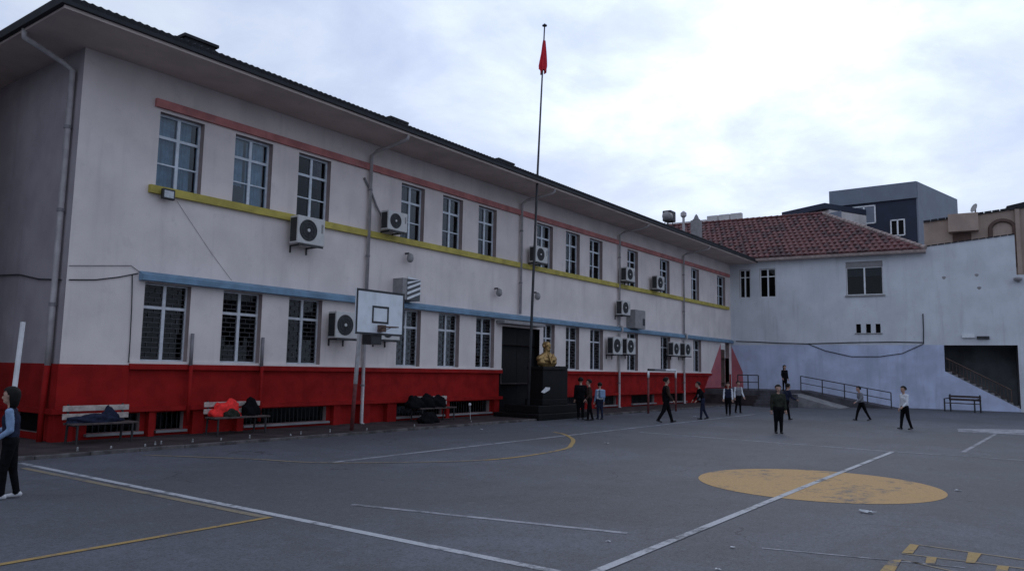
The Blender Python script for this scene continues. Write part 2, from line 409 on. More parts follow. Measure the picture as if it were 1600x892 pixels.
# upper stucco
holes = [(a, b_, *UZ) for a, b_ in UPW] + [(a, b_, *LZ) for a, b_ in LOW] + [(ENT[0], ENT[1], ZR-.5, ENT[3]), (DOOR[0], DOOR[1], ZR-.5, DOOR[3])]
mb = MB(); holed_wall(mb, (0, D, 0), (1,0,0), (0,-1,0), XW, XE, ZR, ZS, holes, RD)
mb.build('front_wall', ['stucco', 'reveal'], school)
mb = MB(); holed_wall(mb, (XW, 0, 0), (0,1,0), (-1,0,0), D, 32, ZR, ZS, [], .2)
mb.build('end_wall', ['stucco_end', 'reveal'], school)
# red base: flush corner bay, then panels that step back under a sill ledge
base = MB(); holed_wall(base, (0, D-.03, 0), (1,0,0), (0,-1,0), XW-.03, 9.13, ZB, ZR, [], .1)
base.box(XW-.03, 9.13, D-.03, D+.2, ZR-.004, ZR-.001)
holed_wall(base, (9.13, 0, 0), (0,1,0), (1,0,0), D-.03, D+.05, ZB, ZR, [], .1)
holed_wall(base, (0, D+.03, 0), (1,0,0), (0,-1,0), 9.13, XE, ZB, ZR, [(ENT[0], ENT[1], ZB-1, ZR+1), (DOOR[0], DOOR[1], .9, ZR+1)], RD)
base.build('red_base_wall', 'red_paint', school)
be = MB(); holed_wall(be, (XW-.03, 0, 0), (0,1,0), (-1,0,0), D-.03, 32, ZB, ZR, [], .1); be.box(XW-.029, XW+.1, D, 32, ZR-.004, ZR-.001)
be.build('red_base_end_wall', 'red_paint', school)
for a, b_ in ((9.13, ENT[0]), (ENT[1], DOOR[0]-1.6)):
    MB().box(a, b_, D-.07, D+.1, ZR-.10, ZR+.03).build('sill_ledge', 'red_paint', school)
    MB().box(a, b_, D-.045, D+.1, ZR+.03, ZR+.085).build('sill_course', 'stucco', school)
for a, b_ in ((XW-.11, ENT[0]), (ENT[1], 44.6)):
    MB().box(a, b_, D-.10, D+.2, ZB, ZB+.11).build('base_ledge', 'red_paint', school)
MB().box(XW-.108, XW+.1, D+.2, 32, ZB+.001, ZB+.1099).build('base_ledge', 'red_paint', school)
# basement band, recessed, with pilasters and dark windows
mb = MB()
bw = [(8.35, 9.55), (9.95, 10.65), (12.35, 15.15), (18.0, 20.3), (20.6, 23.0), (27.4, 29.6), (31.0, 33.0), (34.6, 37.2), (39.0, 41.2)]
holed_wall(mb, (0, D+.13, 0), (1,0,0), (0,-1,0), XW, 44.6, 0, ZB, [(a, b_, .20, .62) for a, b_ in bw] + [(ENT[0], ENT[1], -1, 5)], .2)
holed_wall(mb, (XW+.1, 0, 0), (0,1,0), (-1,0,0), D, 32, 0, ZB, [(18.55, 20.0, .2, .62), (20.5, 22.4, .2, .62)], .2)
mb.build('basement_wall', ['red_paint', 'reveal'], school)
for a, b_ in bw:
    w = MB().box(a, b_, D+.27, D+.30, .20, .62).build('basement_window', 'glass_dark', school)
    MB().box(a, b_, D+.6, D+.62, .1, .66).build('dark_backing', 'dark_opening', w)
    f = MB()
    for k in range(int((b_-a)/.14)+1): f.tube([(a+.03+k*.14, D+.22, .2), (a+.03+k*.14, D+.22, .62)], .009, 5)
    f.build('grille', 'black_metal', w)
    MB().box(a-.05, b_+.05, D+.0, D+.2, .14, .195).build('basement_sill', 'concrete', w)
for ya, yb in ((18.55, 20.0), (20.5, 22.4)):
    w = MB().box(XW+.24, XW+.27, ya, yb, .2, .62).build('basement_window', 'dark_opening', school)
for a, wd_ in ((XW-.05, .42), (9.68, .14), (10.80, .30), (12.05, .2), (15.3, .25), (16.35, .40), (17.5, .4), (20.36, .16), (23.1, .3)):
    MB().box(a, a+wd_, D-.04, D+.2, 0, ZB+.002).build('pilaster', 'red_paint', school)
MB().box(XW-.05, XW+.2, 20.12, 20.4, 0, ZB+.002).build('pilaster', 'red_paint', school)
# bands and ledges
MB().box(9.31, 48.0, D-.09, D+.02, 7.98, 8.18).build('lintel_band', 'pink_paint', school)
MB().box(9.29, 47.8, D-.11, D+.02, 5.85, 6.04).build('window_ledge', 'yellow_ledge', school)
MB().prism([(9.22, D+.02, 3.73), (9.22, D-.20, 3.73), (9.22, D-.20, 3.86), (9.22, D+.02, 3.96)], (XE-9.25, 0, 0)).build('sun_shade', 'blue_ledge', school, fix=True)
# eaves and roof
EX, EY, XR = 6.45, 16.0, 49.2
sf = MB().box(EX, XR, EY, D+.05, ZS, ZS+.14); sf.box(EX, XW+.05, D+.05, 33, ZS, ZS+.1399); sf.build('soffit', 'soffit', school)
MB().box(EX-.02, XR, EY-.05, EY, ZS-.02, ZS+.05).build('drip_edge', 'soffit', school)
gt = MB(); gt.box(EX-.1, XR, EY-.13, EY+.03, ZS+.05, ZS+.23); gt.box(EX-.10, EX+.03, EY+.03, 33, ZS+.0501, ZS+.2299)
gt.build('gutter', 'gutter', school)
pitch = math.tan(R(17)); rz0 = ZS+.2; W2 = 8.5
rf = MB().add([(EX-.05,EY-.05,rz0),(XR+6,EY-.05,rz0),(XR+6,EY+W2,rz0+pitch*W2),(EX+W2,EY+W2,rz0+pitch*W2),(EX-.05,EY+2*W2,rz0),(XR+6,EY+2*W2,rz0)],
     [(0,1,2,3),(0,3,4),(3,2,5,4)])
rf = rf.build('roof', 'roof_dark', school)
x = EX
while x < XR-.4:                      # first row of eave tiles above the gutter
    MB().tube([(x+.15, EY-.14, rz0-.03), (x+.15, EY+.3, rz0+.08)], .075, 6).build('eave_tile', 'roof_dark', rf); x += .165
for px, py, w_ in ((305, 70, .8), (614, 192, .7), (782, 258, .9)):
    q = FY(px, py+3, 16.75); zb = rz0+pitch*(16.75-EY)
    v = MB().bevbox(q.x-w_/2, q.x+w_/2, 16.5, 17.1, zb-.15, max(zb+.12, q.z+.06), .02); v.box(q.x-w_/2-.05, q.x+w_/2+.05, 16.45, 17.15, max(zb+.12, q.z+.06)-.02, max(zb+.12, q.z+.06)+.05)
    v.build('roof_vent', 'roof_dark', school)
# closed back, plus a near-black panel that paints the ground floor's dim interior
MB().box(XW+.3, XE, D+1.3, D+1.4, 1.0, 4.6).build('ground_floor_shade_panel', 'room_dark', school)
bk = MB(); bk.box(XW+.02, XE+3, 31.9, 32, 0, ZS); bk.box(XW+.3, XE, D+3.2, D+3.3, 0, ZS); bk.box(XW+.3, XE, D+.32, D+3.2, .9, 1.0); bk.box(XW+.3, XE, D+.32, D+3.2, 4.6, 4.9)
for k in range(7): bk.box(14.6+k*7.1/1*.93, 14.75+k*7.1*.93, D+.35, D+3.2, 4.9, ZS)
bk.build('rooms', 'room', school)
# windows
def window(P, a, b_, z0, z1, y, kind, curtain=None, rng=random):
    """window set in a wall that faces -Y, parts in building coordinates"""
    fm = 'frame_upper' if kind == 'up' else 'frame_low'
    w = MB(); t_ = .055 if kind == 'up' else .04; mid = a + (b_-a)*.5; zt = z1 - (z1-z0)*.31
    w.box(a, b_, y-.03, y+.05, z0, z0+t_); w.box(a, b_, y-.03, y+.05, z1-t_, z1)
    w.box(a, a+t_, y-.0299, y+.0499, z0+t_, z1-t_); w.box(b_-t_, b_, y-.0299, y+.0499, z0+t_, z1-t_)
    w.box(mid-.04, mid+.04, y-.034, y+.045, z0+t_, z1-t_)
    w.box(a+t_, mid-.04, y-.032, y+.044, zt-.035, zt+.035); w.box(mid+.04, b_-t_, y-.032, y+.044, zt-.035, zt+.035)
    rows = [(zt+.035, z1-t_)]
    if kind == 'up':
        zl = z0+(z1-z0)*.33
        w.box(a+t_, mid-.04, y-.028, y+.04, zl-.018, zl+.018); w.box(mid+.04, b_-t_, y-.028, y+.04, zl-.018, zl+.018)
        rows += [(z0+t_, zl-.018), (zl+.018, zt-.035)]
    else: rows += [(z0+t_, zt-.035)]
    wo_ = w.build('window', fm, P)
    for (ra, rb) in rows:
        for (ca, cb) in ((a+t_, mid-.04), (mid+.04, b_-t_)):
            tl = rng.uniform(-.004, .004)
            MB().add([(ca-.01,y+.006+tl,ra-.01),(cb+.01,y+.006-tl,ra-.01),(cb+.01,y+.006-tl,rb+.01),(ca-.01,y+.006+tl,rb+.01),
                      (ca-.01,y+.011+tl,ra-.01),(cb+.01,y+.011-tl,ra-.01),(cb+.01,y+.011-tl,rb+.01),(ca-.01,y+.011+tl,rb+.01)],
                     [(0,1,2,3),(7,6,5,4)]).build('pane', 'glass_clear' if kind == 'up' and a < 13 else 'glass_dark', wo_)
    if curtain:
        for (ca, cb, zc) in curtain:
            n = 14; A, B_ = a+(b_-a)*ca, a+(b_-a)*cb; mbc = MB()
            for k in range(n+1):
                xx = A+(B_-A)*k/n; yy = y+.16+.03*math.sin(k*1.9+a*5)
                mbc.v += [(xx, yy, z0+(z1-z0)*zc), (xx, yy, z1-.02)]
            for k in range(n): mbc.f.append((2*k, 2*k+2, 2*k+3, 2*k+1)); mbc.mi.append(0)
            mbc.build('curtain', 'curtain', wo_)
    if kind == 'low':
        g = MB(); k = z0+.09; n_ = 0
        while k < z1-.06:
            g.box(a+t_, b_-t_, y-.018, y-.006, k-.008, k+.008)
            for q_ in range(4):
                xx = a+t_+(b_-a)*(.16+.25*q_+(.12 if n_ % 2 else 0))
                if xx < b_-t_-.02: g.box(xx-.006, xx+.006, y-.017, y-.007, k+.008, min(k+.112, z1-.05))
            k += .12; n_ += 1
        g.build('grille', 'bars', wo_)
    return wo_
CUR = {0: [(0,.48,.02),(.52,.86,.0)], 1: [(0,.42,.3),(.5,.95,.02)], 2: [(.5,.95,.55)], 3: [(0,.45,.55)], 4: [(0,.3,.0)], 6: [(0,.35,.0)], 9: [(0,.5,.4)]}
for i, (a, b_) in enumerate(UPW): window(school, a, b_, *UZ, D+RD-.06, 'up', CUR.get(i))
for i, (a, b_) in enumerate(LOW): window(school, a, b_, *LZ, D+RD-.06, 'low')
# main entrance: recess and door leaves coloured black for its shade, white canopy
e = MB(); e.box(ENT[0]-.02, ENT[1]+.02, D+1.2, D+1.3, 0, 3.6); e.box(ENT[0]-.1, ENT[0]+.004, D+.02, D+1.3, 0, 3.448); e.box(ENT[1]-.004, ENT[1]+.1, D+.02, D+1.3, 0, 3.448); e.box(ENT[0]-.1, ENT[1]+.1, D+.27, D+1.3, 3.45, 3.6)
ent = e.build('entrance_recess', 'dark_opening', school)
for k in range(2):
    xa = ENT[0]+.01+k*1.295
    MB().bevbox(xa, xa+1.285, D+.22, D+.30, .1, 3.44, .015).build('door_leaf', 'black_stone', ent)
MB().box(ENT[0], ENT[1], D-.1, D+1.2, .03, .12).build('threshold', 'dark_concrete', ent)
MB().bevbox(ENT[0]-.4, ENT[1]-.2, D-.42, D-.01, 3.53, 3.65, .015).build('canopy', 'ac_grey', school)
# corner door with the painted pink surround
dr = MB().box(DOOR[0]-.1, DOOR[1]+.1, D+.9, D+1, .9, 3.8).build('corner_door_recess', 'dark_opening', school)
MB().bevbox(DOOR[0]+.75, DOOR[1], D+.3, D+.36, .96, 3.3, .01).build('door_leaf', 'brown', dr)
MB().prism([(DOOR[0], D-.012, 3.62), (DOOR[0], D-.012, .9), (43.9, D-.012, .9), (45.6, D-.012, 2.7)], (0, .05, 0)).build('painted_surround', 'pink_wall', school, fix=True)
# downpipes with swan necks
def downpipe(x, full=True, r=.055, y=D):
    p = MB().tube([(x+.02, EY+.0, ZS+.06), (x+.02, EY+.02, ZS-.12), (x+.01, EY+.35, ZS-.2), (x, y-.35, ZS-.30), (x, y-.1, ZS-.42), (x, y-.1, 3.99)], r, 8)
    if full: p.tube([(x, y-.1, 3.99), (x, y-.27, 3.92), (x, y-.27, 3.70), (x, y-.1, 3.6), (x, y-.1, .1), (x, y-.2, .03)], r, 8)
    o = p.build('downpipe', 'pipe', school, smooth=True)
    for z in (7.3, 5.2, 2.6, 1.2)[:4 if full else 2]: MB().tube([(x, y-.1, z), (x, y-.1, z+.06)], r+.014, 8).tube([(x, y-.1, z+.03), (x, y+.02, z+.03)], .012, 5).build('bracket', 'pipe_dark', o)
for x in (16.35, 24.6, 32.9, 40.6): downpipe(x, x != 24.6)
p = MB().tube([(EX+.02, D+.25, ZS+.06), (EX+.03, D+.28, ZS-.12), (EX+.35, D+.3, ZS-.22), (XW-.3, D+.32, ZS-.40), (XW-.1, D+.32, ZS-.52), (XW-.1, D+.32, 3), (XW-.1, D+.32, 1.7)], .065, 10)
cp_ = p.build('downpipe', 'pipe', school, smooth=True)
MB().tube([(XW-.1, D+.32, 1.7), (XW-.14, D+.32, .9), (XW-.14, D+.32, .06)], .063, 10).build('painted_pipe_foot', 'red_paint', cp_, smooth=True)
for z in (7.0, 5.1, 3.0): MB().tube([(XW-.1, D+.32, z), (XW-.1, D+.32, z+.07)], .082, 10).build('bracket', 'pipe_dark', cp_)
# short vent pipes on the wall, painted red where they cross the base
for px, py in ((301, 521), (411, 527)):
    q = FY(px, py, D-.1)
    o = MB().tube([(q.x, D-.1, ZR), (q.x, D-.1, q.z)], .045, 8).build('vent_pipe', 'pipe_dark', school, smooth=True)
    MB().tube([(q.x, D-.12, .3), (q.x, D-.12, ZR+.01)], .046, 8).build('painted_pipe_foot', 'red_paint', o, smooth=True)

# ------------------------------------------------------------------ the wing that closes the yard
WD = Vector((.0985, -.99514, 0)).normalized(); IN = Vector((-WD.y, WD.x, 0)); WP = Vector((XE, D, 0))
def WPT(s, d, z): return WP + WD*s + IN*d + Vector((0,0,z))
wing = empty('school_wing', tuple(WP))
tag(wing, 'whitewashed two-storey wing closing the yard, with red tiled hip roof and stair opening', 'building')
S1, S2 = 11.2, 15.62
wh = [(.6,1.28,6.64,8.47),(1.88,2.86,6.64,8.47),(6.98,9.0,6.60,8.62),(7.46,7.72,4.33,4.86),(8.0,8.26,4.33,4.86),(8.52,8.78,4.33,4.86)]
mb = MB(); holed_wall(mb, WP, WD, -IN, 0, S1, 3.62, 8.98, wh, .22); holed_wall(mb, WP, WD, -IN, 0, S1, 0, 3.62, [], .22, 2)
OPEN = (12.0, 15.5, 3.60)     # stair opening: s0, s1, top
def wq(pts, k=0): mb.add([WPT(s, 0, z) for s, z in pts], [tuple(range(len(pts)))], k)
wq([(S1,0),(12.0,0),(12.0,3.62),(S1,3.62)], 2); wq([(S1,3.62),(12.0,3.62),(12.0,9.36),(S1,9.30)]); wq([(12.0,3.6),(15.5,3.6),(15.5,9.69),(12.0,9.36)]); wq([(12.0,0),(15.5,0),(15.5,.16),(12.0,2.13)], 2); wq([(15.5,0),(S2,0),(S2,9.70),(15.5,9.69)])
wq([(S2,0),(24,0),(24,7.45),(S2,7.45)])
ob = [(12.0,2.13),(12.0,3.6),(15.5,3.6),(15.5,.16)]
for (a, b_) in zip(ob, ob[1:]+ob[:1]): mb.add([WPT(a[0],0,a[1]), WPT(b_[0],0,b_[1]), WPT(b_[0],.25,b_[1]), WPT(a[0],.25,a[1])], [(0,1,2,3)], 1)
mb.add([WPT(S1,0,8.9), WPT(S1,5,8.9), WPT(S1,5,9.30), WPT(S1,0,9.30)], [(0,1,2,3)], 0)
mb.add([WPT(S1,0,9.30), WPT(S1,5,9.30), WPT(S2,5,9.70), WPT(S2,0,9.70)], [(0,1,2,3)], 0)
mb.add([WPT(S2,0,7.45), WPT(S2,.3,7.45), WPT(S2,.3,9.70), WPT(S2,0,9.70)], [(0,1,2,3)], 0)
mb.add([WPT(S2,0,7.45), WPT(S2,.4,7.45), WPT(24,.4,7.45), WPT(24,0,7.45)], [(0,1,2,3)], 0)
mb.build('front_wall', ['stucco_wing', 'reveal', 'stucco_low'], wing)
bk = MB(); bk.obox(WPT(0,3,0), WD*S1, IN*.1, (0,0,9)); bk.obox(WPT(0,.25,5.3), WD*S1, IN*2.7, (0,0,.1)); bk.obox(WPT(11.3,3.0,0), WD*4.3, IN*.1, (0,0,9)); bk.obox(WPT(11.3,.27,3.62), WD*4.3, IN*2.7, (0,0,.1)); bk.obox(WPT(15.52,.27,0), WD*.1, IN*2.8, (0,0,3.7)); bk.obox(WPT(11.3,.27,0), WD*.1, IN*2.8, (0,0,3.7))
bk.obox(WPT(0,.3,4.0), WD*11, IN*.4, (0,0,.1))
bk.build('rooms', 'room', wing)
def wing_window(s0, s1, z0, z1, kind):
    w = MB(); t_ = .06; d0, d1 = .12, .20
    def b(sa, sb, za, zb, e=0): w.obox(WPT(sa, d0-e, za), WD*(sb-sa), IN*(d1-d0+e), (0,0,zb-za))
    mid = (s0+s1)/2; zt = z1-(z1-z0)*.27
    b(s0,s1,z0,z0+t_); b(s0,s1,z1-t_,z1); b(s0,s0+t_,z0+t_,z1-t_); b(s1-t_,s1,z0+t_,z1-t_); b(mid-.045,mid+.045,z0+t_,z1-t_,.003)
    if kind != 'plain': b(s0+t_,mid-.045,zt-.03,zt+.03); b(mid+.045,s1-t_,zt-.03,zt+.03)
    o = w.build('window', 'frame_white', wing)
    rows = [(z0+t_, z1-t_)] if kind == 'plain' else [(z0+t_, zt-.03), (zt+.03, z1-t_)]
    for za, zb in rows:
        for sa, sb in ((s0+t_, mid-.045), (mid+.045, s1-t_)):
            MB().obox(WPT(sa-.01, .155, za-.01), WD*(sb-sa+.02), IN*.006, (0,0,zb-za+.02)).build('pane', 'glass_dark', o)
    return o
wing_window(.6,1.28,6.64,8.47,'t'); wing_window(1.88,2.86,6.64,8.47,'t')
o = wing_window(6.98,9.0,6.60,8.30,'plain')
MB().obox(WPT(6.98,.06,8.30), WD*2.02, IN*.16, (0,0,.31)).build('shutter_box', 'ac_grey', o)
for sa, sb in ((7.06,7.93),(8.06,8.92)): MB().obox(WPT(sa,.24,7.75), WD*(sb-sa), IN*.02, (0,0,.5)).build('blind', 'curtain', o)
sl = MB().obox(WPT(6.9,-.07,6.50), WD*2.2, IN*.25, (0,0,.10)).build('window_sill', 'ac_grey', o)
for sa in (7.46, 8.0, 8.52): MB().obox(WPT(sa-.01,.2,4.32), WD*.28, IN*.03, (0,0,.56)).build('vent_opening', 'dark_opening', wing)
MB().obox(WPT(7.38,-.05,4.26), WD*1.5, IN*.1, (0,0,.06)).build('vent_sill', 'ac_grey', wing)
MB().prism([WPT(.02,-.012,3.55), WPT(.02,-.012,.9), WPT(.75,-.012,.9), WPT(.72,-.012,1.9)], IN*.05).build('painted_surround', 'pink_wall', wing, fix=True)
# stairs in the opening: treads, stringer, railing
st = MB(); ns = 12
for k in range(ns):
    s0 = 15.45 - k*(3.4/ns); z0 = .16+(k+1)*(1.95/ns)
    MB().obox(WPT(s0-3.4/ns-.03, .02, z0-.17), WD*(3.4/ns+.03), IN*1.5, (0,0,.17)).build('stair_tread', 'concrete', wing)
rl = MB(); n0, n1 = WPT(12.05,.12,2.13+.75), WPT(15.1,.12,.42+.75)
rl.tube([n0, n1, WPT(15.1,.12,.3)], .03, 6); rl.tube([n0-Vector((0,0,.6)), n1-Vector((0,0,.6))], .015, 6)
for k in range(1, 18):
    p = n0.lerp(n1, k/18); rl.tube([p, p-Vector((0,0,.62))], .011, 5)
rl.build('stair_railing', 'brown', wing)
# roof: hip with pan tiles
EO = .5; ez = 9.13; Wf, Hf = 6.4, 3.78; SE = S1+.1
def RP(s, d): return WPT(s, -EO+d, ez+Hf*d/Wf)
rd = MB().add([RP(-14,0), RP(SE,0), RP(SE-Wf,Wf), RP(-14,Wf)], [(0,1,2,3)])
rd.add([RP(SE,0), WPT(SE,-EO+2*Wf,ez), RP(SE-Wf,Wf)], [(0,1,2)]); rd.add([RP(-14,Wf), RP(SE-Wf,Wf), WPT(SE,-EO+2*Wf,ez), WPT(-14,-EO+2*Wf,ez)], [(0,1,2,3)])
wroof = rd.build('roof', 'tile_red', wing, fix=False)
tl = MB(); slope = math.hypot(Wf, Hf); nrm = (IN*(-Hf)+Vector((0,0,Wf))).normalized(); cl_, tw = .56, .34
nrow = int(slope/cl_)
for r_ in range(nrow+1):
    d0 = r_*cl_*Wf/slope; d1 = min((r_*cl_+cl_*1.12)*Wf/slope, Wf)
    s = -9.0 + (r_ % 2)*tw/2
    while s < SE-d1-.05:
        lift = .06+random.uniform(-.012, .016)
        a0, a1 = RP(s, d0), RP(s, d1); up0 = nrm*(lift+.045); up1 = nrm*.012
        q = [a0+nrm*lift*.4, a0+WD*tw*.28+up0, a0+WD*tw*.62+up0, a0+WD*tw*.97+nrm*lift*.4, a1, a1+WD*tw*.28+up1+nrm*.03, a1+WD*tw*.62+up1+nrm*.03, a1+WD*tw*.97, a0-nrm*.02, a0+WD*tw*.97-nrm*.02]
        tl.add(q, [(0,1,5,4),(1,2,6,5),(2,3,7,6),(8,9,3,2,1,0)], 1 if random.random() < .28 else 0); s += tw
o = tl.build('roof_tiles', ['tile_red', 'tile_dark'], wing, fix=False); o['kind'] = 'stuff'
for k in range(24):                                       # hip caps and ridge caps
    p0, p1 = RP(SE-k*Wf/24, k*Wf/24), RP(SE-(k+1.15)*Wf/24, (k+1.15)*Wf/24)
    MB().tube([p0+Vector((0,0,.05)), p1+Vector((0,0,.03))], [.13, .10], 8).build('hip_cap', 'tile_pale', wroof)
for k in range(34):
    p0, p1 = RP(SE-Wf-k*.42, Wf), RP(SE-Wf-(k+1.1)*.42, Wf)
    MB().tube([p0+Vector((0,0,.05)), p1+Vector((0,0,.03))], [.12, .095], 8).build('ridge_cap', 'tile_red', wroof)
MB().obox(WPT(-.6,-EO-.02,ez-.19), WD*(SE+.6), IN*.06, (0,0,.16)).build('fascia', 'tile_pale', wing)
MB().obox(WPT(-.3,-EO+.04,8.95), WD*(SE+.3), IN*(EO-.03), (0,0,.08)).build('soffit', 'soffit', wing)
for k in range(13):                                       # coping stones on the sloping parapet
    s0 = S1+.05+k*(S2-S1)/13; z0 = 9.30+.40*(s0-S1)/(S2-S1)
    MB().obox(WPT(s0, -.06, z0-.01), WD*((S2-S1)/13-.05)+Vector((0,0,.03)), IN*.42, (0,0,.055)).build('coping_stone', 'roof_dark', wing)
# rust stains / patched holes on the wing as small plaster spots
for px, py in ((1475, 434), (1526, 430), (1530, 450)):
    q = ON(px, py, WP, IN); s = (q-WP).dot(WD)
    MB().prism([WPT(s+.1*math.cos(a)*(1+.3*math.sin(3*a)), -.004, q.z+.09*math.sin(a)) for a in [k*math.pi/5 for k in range(10)]], IN*.02).build('plaster_patch', 'ac_grey', wing, fix=True)

# ------------------------------------------------------------------ landing, steps, ramp in the corner
land = empty('entrance_landing', (45, 14, 0))
tag(land, 'raised concrete landing with steps and ramp below the pink corner door', 'landing')
MB().box(43.6, 48.5, 12.9, D-.05, 0, .86).build('platform', 'dark_concrete', land)
for k in range(5):
    MB().box(43.6-.34*(k+1), 43.6-.34*k, 12.2, 14.2, 0, .86-.17*(k+1)+.02).build('step', 'dark_concrete', land)
MB().box(42.9, 43.598, 14.2, D-.05, 0, .58).build('side_plinth', 'pavement', land)
MB().prism([(46.8, 12.9, 0), (46.8, 12.9, .86), (46.8, 8.0, .02), (46.8, 8.0, 0)], (1.75, 0, 0)).build('ramp', 'dark_concrete', land, fix=True)
MB().prism([(44.3, 12.88, 0), (44.3, 12.88, .7), (44.3, 10.2, 0)], (2.4, 0, 0)).build('side_slope', 'concrete', land, fix=True)
# wedge-shaped low wall under the rail
def railing(pts, name, label, posts, h=.85, mid=.45, m='black_metal', r=.028):
    root = empty(name, tuple(pts[0])); tag(root, label, 'railing')
    tp = [Vector(p)+Vector((0,0,h)) for p in pts]
    MB().tube(tp, r, 6).build('top_rail', m, root); MB().tube([p-Vector((0,0,h-mid)) for p in tp], r*.8, 6).build('middle_rail', m, root)
    for k in range(posts):
        f = k/(posts-1); p = Vector(pts[0]).lerp(Vector(pts[-1]), f)
        MB().tube([p-Vector((0,0,.03)), p+Vector((0,0,h))], r*1.1, 6).build('post', m, root)
    return root
railing([(46.95, 12.95, .86), (46.95, 8.1, .04)], 'ramp_railing', 'dark two-bar railing sloping down beside the ramp on the white wing wall', 5)
railing([(43.7, 14.4, .86), (43.7, 15.6, .86)], 'landing_railing', 'short dark railing on the edge of the corner landing', 3)

# ------------------------------------------------------------------ far buildings
def block(name, label, corners, z0, z1, m, band=None):
    root = empty(name, (corners[0][0], corners[0][1], 0)); tag(root, label, 'building')
    MB().prism([(x, y, z0) for x, y in corners], (0, 0, z1-z0)).build('wall', m, root, fix=True); return root
# navy house: top edge pixels taken at one height
zt = 17.5
A, B_, C_ = G(1296,300,zt), G(1430,284,zt), G(1493,312,zt); E_ = A+(C_-B_)
nav = empty('navy_house', (B_.x, B_.y, 0)); tag(nav, 'flat-topped navy house with grey upper band behind the tiled roof', 'building')
MB().prism([(q.x, q.y, 0) for q in (A, B_, C_, E_)], (0,0,zt-.02)).build('wall', 'navy', nav, fix=True)
u = (B_-A).normalized(); nn = Vector((u.y, -u.x, 0)); nn = nn if nn.dot(CAM-B_) > 0 else -nn; v = (C_-B_).normalized(); mm = Vector((v.y, -v.x, 0)); mm = mm if mm.dot(CAM-B_) > 0 else -mm
L1, L2 = (B_-A).length, (C_-B_).length
MB().obox(A+nn*.02-Vector((0,0,1.35)), u*(L1+.1), nn*.15, (0,0,1.35)).build('grey_band', 'slate_panel', nav)
MB().obox(B_+mm*.02-Vector((0,0,6.5)), v*L2, mm*.12, (0,0,6.5)).build('side_panel', 'slate_panel', nav)
def on_face(px, py): return ON(px, py, A, nn)
def nav_win(px0, py0, px1, py1, m):
    p, q = on_face(px0, py0), on_face(px1, py1); s0, s1 = (p-A).dot(u), (q-A).dot(u); z0, z1 = q.z, p.z
    w = MB(); o_ = A.copy(); o_.z = 0; P2 = lambda s, z, d: o_+u*s+nn*d+Vector((0,0,z))
    for (sa, sb, za, zb) in ((s0,s1,z0,z0+.1),(s0,s1,z1-.1,z1),(s0,s0+.1,z0,z1),(s1-.1,s1,z0,z1),((s0+s1)/2-.06,(s0+s1)/2+.06,z0,z1)): w.obox(P2(sa,za,-.01), u*(sb-sa), nn*.1, (0,0,zb-za))
    wn = w.build('window', 'frame_white', nav)
    for sa, sb in ((s0+.1,(s0+s1)/2-.06),((s0+s1)/2+.06,s1-.1)): MB().obox(P2(sa,z0+.1,.01), u*(sb-sa), nn*.04, (0,0,z1-z0-.2)).build('pane', m, wn)
nav_win(1332, 324, 1369, 349, 'slate_panel'); nav_win(1391, 344, 1415, 368, 'dark_opening')
z2 = 15.6; a, b_ = G(1228,333,z2), G(1296,318,z2)
low = empty('low_navy_house', (b_.x, b_.y, 0)); tag(low, 'low dark flat roof just left of the navy house, above the tiled ridge', 'building')
uu = (b_-a).normalized(); dd = Vector((-uu.y, uu.x, 0)); dd = dd if dd.dot(a-CAM) > 0 else -dd
MB().obox(Vector((a.x,a.y,0)), (b_-a)*.99, dd*6, (0,0,z2-.5)).build('wall', 'far_white', low)
MB().obox(a-dd*.5-Vector((0,0,.45)), (b_-a)*.99, dd*6.5, (0,0,.45)).build('roof', 'navy', low)
o = MB().obox(Vector((a.x,a.y,0))+uu*4-dd*.05+Vector((0,0,z2-2.2)), uu*1.6, dd*.1, (0,0,1.4)).build('window', 'slate_panel', low)
# beige house behind the parapet
BP = WPT(0, 9, 0)
def BQ(px, py, d=0): return ON(px, py, BP-IN*d, IN)
bq0, bq1 = BQ(1443, 347), BQ(1640, 318)
bei = empty('beige_house', (bq0.x, bq0.y, 0)); tag(bei, 'beige stone-coloured house with arched panel behind the sloping white parapet', 'building')
bw_ = MB(); bw_.add([Vector((bq0.x,bq0.y,0)), Vector((bq1.x,bq1.y,0)), bq1, bq0, Vector((bq0.x,bq0.y,0))+IN*8, Vector((bq1.x,bq1.y,0))+IN*8, bq1+IN*8, bq0+IN*8], [(0,1,2,3),(4,7,6,5),(3,2,6,7),(0,3,7,4),(1,5,6,2)])
bw_.build('wall', 'beige', bei)
def brect(name, x0, y0, x1, y1, d, th, m):
    p, q = BQ(x0, y0), BQ(x1, y1); s0, s1 = (p-BP).dot(WD), (q-BP).dot(WD)
    return MB().obox(BP+WD*s0-IN*d+Vector((0,0,q.z)), WD*(s1-s0), IN*th, (0,0,p.z-q.z)).build(name, m, bei)
brect('balcony_box', 1481, 338, 1529, 362, .7, .72, 'beige'); brect('balcony_painted_shadow', 1488, 362, 1518, 376, .02, .05, 'brown')  # brown panel paints the shadow below the balcony box
cx_ = (BQ(1565, 340)-BP).dot(WD); r0 = abs((BQ(1584,340)-BP).dot(WD)-cx_); zc = BQ(1565, 358).z
archp = [BP+WD*(cx_+r0*math.cos(k*math.pi/16))-IN*.05+Vector((0,0,zc+r0*.85*math.sin(k*math.pi/16))) for k in range(17)]
ab = MB().tube([archp[0]-Vector((0,0,2.5))]+archp+[archp[-1]-Vector((0,0,2.5))], .13, 6).build('arch_moulding', 'brown', bei)
brect('corner_pier', 1585, 328, 1600, 470, .25, .3, 'beige')
